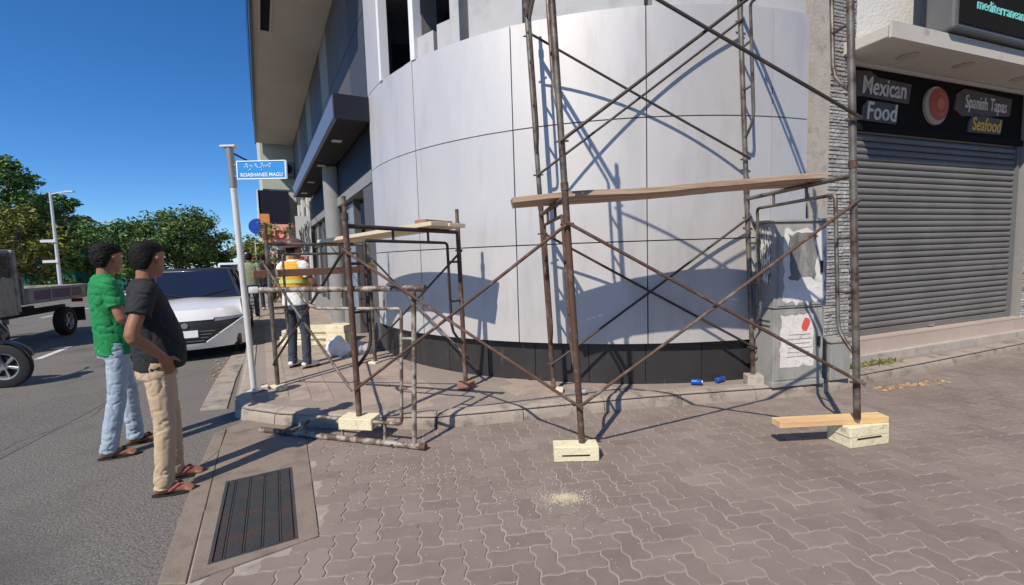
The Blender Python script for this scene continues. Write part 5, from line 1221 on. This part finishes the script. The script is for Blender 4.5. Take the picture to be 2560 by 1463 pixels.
# ================================================================ TREES AND PLANTS
def leaf_cloud(mb, c, rad, n, size, flat=.8):
    for _ in range(n):
        d = Vector((random.gauss(0, 1), random.gauss(0, 1), random.gauss(0, 1))).normalized() * (random.random() ** .45)
        p = Vector(c) + Vector((d.x * rad[0], d.y * rad[1], d.z * rad[2])); s = size * random.uniform(.6, 1.4)
        a = Vector((random.gauss(0, 1), random.gauss(0, 1), random.gauss(0, .6))).normalized(); b = a.cross(Vector((random.gauss(0, 1), random.gauss(0, 1), random.gauss(0, 1)))).normalized()
        mb.add([p - a * s, p - a * s * .2 + b * s * .42, p + a * s, p - a * s * .2 - b * s * .42], [(0, 1, 2, 3)])
def tree(label, loc, h, cr_, mat, seed, n=9000, leaf=.16, clumps=34, base=.28, shape='round', group='roadside trees', name='tree'):
    random.seed(seed); t = thing(name, label, 'tree', loc, group=group); x, y, z = loc
    mbT = MB(); top = Vector((x + random.uniform(-.3, .3), y, z + h * .72)); mbT.tube([(x, y, z - .1), (x + .1, y, z + h * .2), (x - .05, y, z + h * .45), top], [h * .030, h * .024, h * .019, h * .008], 9)
    mbL = MB(); cz = z + h * (base + (1 - base) / 2); rz = h * (1 - base) / 2; per_ = int(n * .72) // clumps
    for k in range(clumps):
        while True:
            d = Vector((random.uniform(-1, 1), random.uniform(-1, 1), random.uniform(-1, 1)))
            if .25 < d.length < 1: break
        if shape == 'tall': d.x *= (1 - .45 * max(0, d.z)); d.y *= (1 - .45 * max(0, d.z))
        c = Vector((x + d.x * cr_ * .82, y + d.y * cr_ * .82, cz + d.z * rz * .84)); r = cr_ * random.uniform(.16, .33)
        leaf_cloud(mbL, c, (r, r, r * .75), per_, leaf)
        if k % 2 == 0:
            s_ = Vector((x, y, z + h * random.uniform(.22, .5))); mbT.tube([s_, s_.lerp(c, .5) + Vector((0, 0, h * .02)), c], [h * .012, h * .008, h * .003], 6)
    mbT.build('trunk', 'bark', t, smooth=True, ang=180); mbL.build('crown', mat, t)
    return t
tree('tall leafy tree at the left edge of the picture', (-34.5, 31, 0), 10.2, 3.3, 'leaf', 1, 12000, .17, 44, .10, 'tall')
tree('yellow green tree low before the tall left tree', (-30.5, 27.5, 0), 5.6, 3.0, 'leaf_yellow', 2, 9000, .15, 36, .06)
tree('dark green tree between the tall left tree and the street lamp', (-36.9, 36, 0), 8.4, 2.9, 'leaf', 3, 8000, .17, 34, .12)
tree('thin blue green tree with airy crown right of the street lamp', (-41.6, 43, 0), 7.6, 3.0, 'leaf_blue', 4, 6000, .17, 30, .12, 'tall')
tree('low bushy tree behind the teal net', (-39.5, 47, 0), 4.6, 3.6, 'leaf_yellow', 5, 8000, .18, 36, .08)
tree('broad round dark green tree behind the two men', (-34.2, 46, 0), 7.9, 5.0, 'leaf', 6, 20000, .18, 70, .10)
tree('medium green tree right behind the broad round tree', (-34.6, 51, 0), 6.0, 3.4, 'leaf', 12, 8000, .2, 34, .10)
tree('small far tree in the gap above the white car', (-41, 72, 0), 6.6, 4.2, 'leaf_yellow', 7, 5000, .26, 26, .1)
tree('small dark far tree beside the far pole', (-42.5, 80, 0), 5.4, 4.0, 'leaf', 8, 4000, .28, 24, .1)
tree('farthest tree closing the street behind the sign pole', (-48, 95, 0), 5.2, 5.0, 'leaf_blue', 9, 4000, .34, 24, .08)
tree('dark roadside tree low behind the truck', (-27.5, 30.5, 0), 5.0, 3.4, 'leaf', 10, 8000, .16, 34, .06)
tree('dark tree filling in behind the truck bed', (-36, 37, 0), 5.6, 4.0, 'leaf_blue', 13, 8000, .17, 34, .06)
tree('bushy green tree left of the broad round tree', (-46.5, 50, 0), 5.4, 4.2, 'leaf', 14, 9000, .2, 36, .08)
random.seed(31)
# flowering climber at the shop fronts
fl = thing('flowering_shrub', 'red flowering climber on the shop front behind the low tower', 'shrub', sp(11.5, 1.2, PZ))
mbL = MB(); mbF = MB(); mbT = MB()
for k in range(44):
    c = sp(11.5 + random.gauss(0, .55), 1.25 + random.gauss(0, .42), PZ + .5 + 2.3 * random.random()); leaf_cloud(mbL, c, (.24, .24, .2), 60, .055)
    if k % 2 == 0: leaf_cloud(mbF, c + Vector((random.gauss(0, .12), -.12, random.gauss(0, .1))), (.15, .15, .12), 22, .045)
    if k % 4 == 0: b0 = sp(11.5, 1.2, PZ); mbT.tube([b0, b0.lerp(c, .5) + Vector((.05, 0, .2)), c], [.03, .02, .008], 6)
mbT.build('stem', 'bark', fl); mbL.build('foliage', 'leaf', fl); mbF.build('blossom', 'flower', fl)
# ---- far side of the road: lamp column, teal netting, verge
lp = thing('street_lamp', 'tall grey lamp column with one arm across the road', 'street lamp', (-26.9, 26.5, 0))
mb = MB(); mb.tube([(-26.9, 26.5, -.05), (-26.9, 26.5, 6.15)], [.10, .06], 10); mb.build('column', 'steel_white', lp, smooth=True)
mb = MB(); mb.tube([(-26.9, 26.5, 6.0), (-26.4, 26.5, 6.1), (-25.9, 26.5, 6.12)], .035, 8); mb.build('arm', 'steel_white', lp, smooth=True)
mb = MB(); mb.box((-25.75, 26.5, 6.14), (.5, .2, .08)); mb.build('lantern', 'steel_white', lp)
for z in (3.3, 2.1): mb = MB(); mb.box((-27.2, 26.4, z), (.9, .12, .16)); mb.build('cross_plate', 'steel_white', lp)
ct = thing('court_fence', 'teal netted fence with thin posts beyond the road', 'fence', (-29, 33, 0))
fa, fb = Vector((-35.5, 31.5, 0)), Vector((-29.0, 33.5, 0))
for k in range(9):
    a = fa.lerp(fb, k / 8); mb = MB(); mb.tube([a, a + Vector((0, 0, 3.9))], .05, 8); mb.build('post', 'net_teal', ct)
    if k < 8:
        b = fa.lerp(fb, (k + 1) / 8); mb = MB(); d = (b - a)
        for q in range(26): mb.tube([a + d * (q / 26) + Vector((0, 0, .1)), a + d * (q / 26) + Vector((0, 0, 3.4))], .016, 4)
        for q in range(22): mb.tube([a + Vector((0, 0, .1 + .15 * q)), b + Vector((0, 0, .1 + .15 * q))], .016, 4)
        mb.build('net', 'net_teal', ct)
mb = MB(); mb.prism([(-70, 10), (-27.3, 20.5), (-23.5, 30), (-31, 46), (-50, 82), (-66, 112), (-140, 110)], -.02, .06); struct(mb.build('verge', 'pave_base'))
mb = MB()
for k in range(60):
    t = k / 60; c = Vector((-29.8 - 13 * t + random.gauss(0, .5), 24 + 50 * t, .5)); leaf_cloud(mb, c, (1.0, 1.0, .7), 90, .11 + .1 * t)
tag(mb.build('hedge', 'leaf'), 'low dark hedge along the far side of the road', 'hedge', kind='stuff')
for k, (x, y, z) in enumerate(((-36.5, 64, 4.6), (-49, 90, 5.2))):
    q = thing('far_pole', ('thin white pole far down the road above the car', 'thinnest farthest pole beside the sign pole')[k], 'pole', (x, y, 0)); mb = MB(); mb.tube([(x, y, 0), (x, y, z)], .07, 8); mb.build('column', 'steel_white', q); mb = MB(); mb.box((x + .2, y, z), (.6, .2, .1)); mb.build('lamp_head', 'steel_white', q)
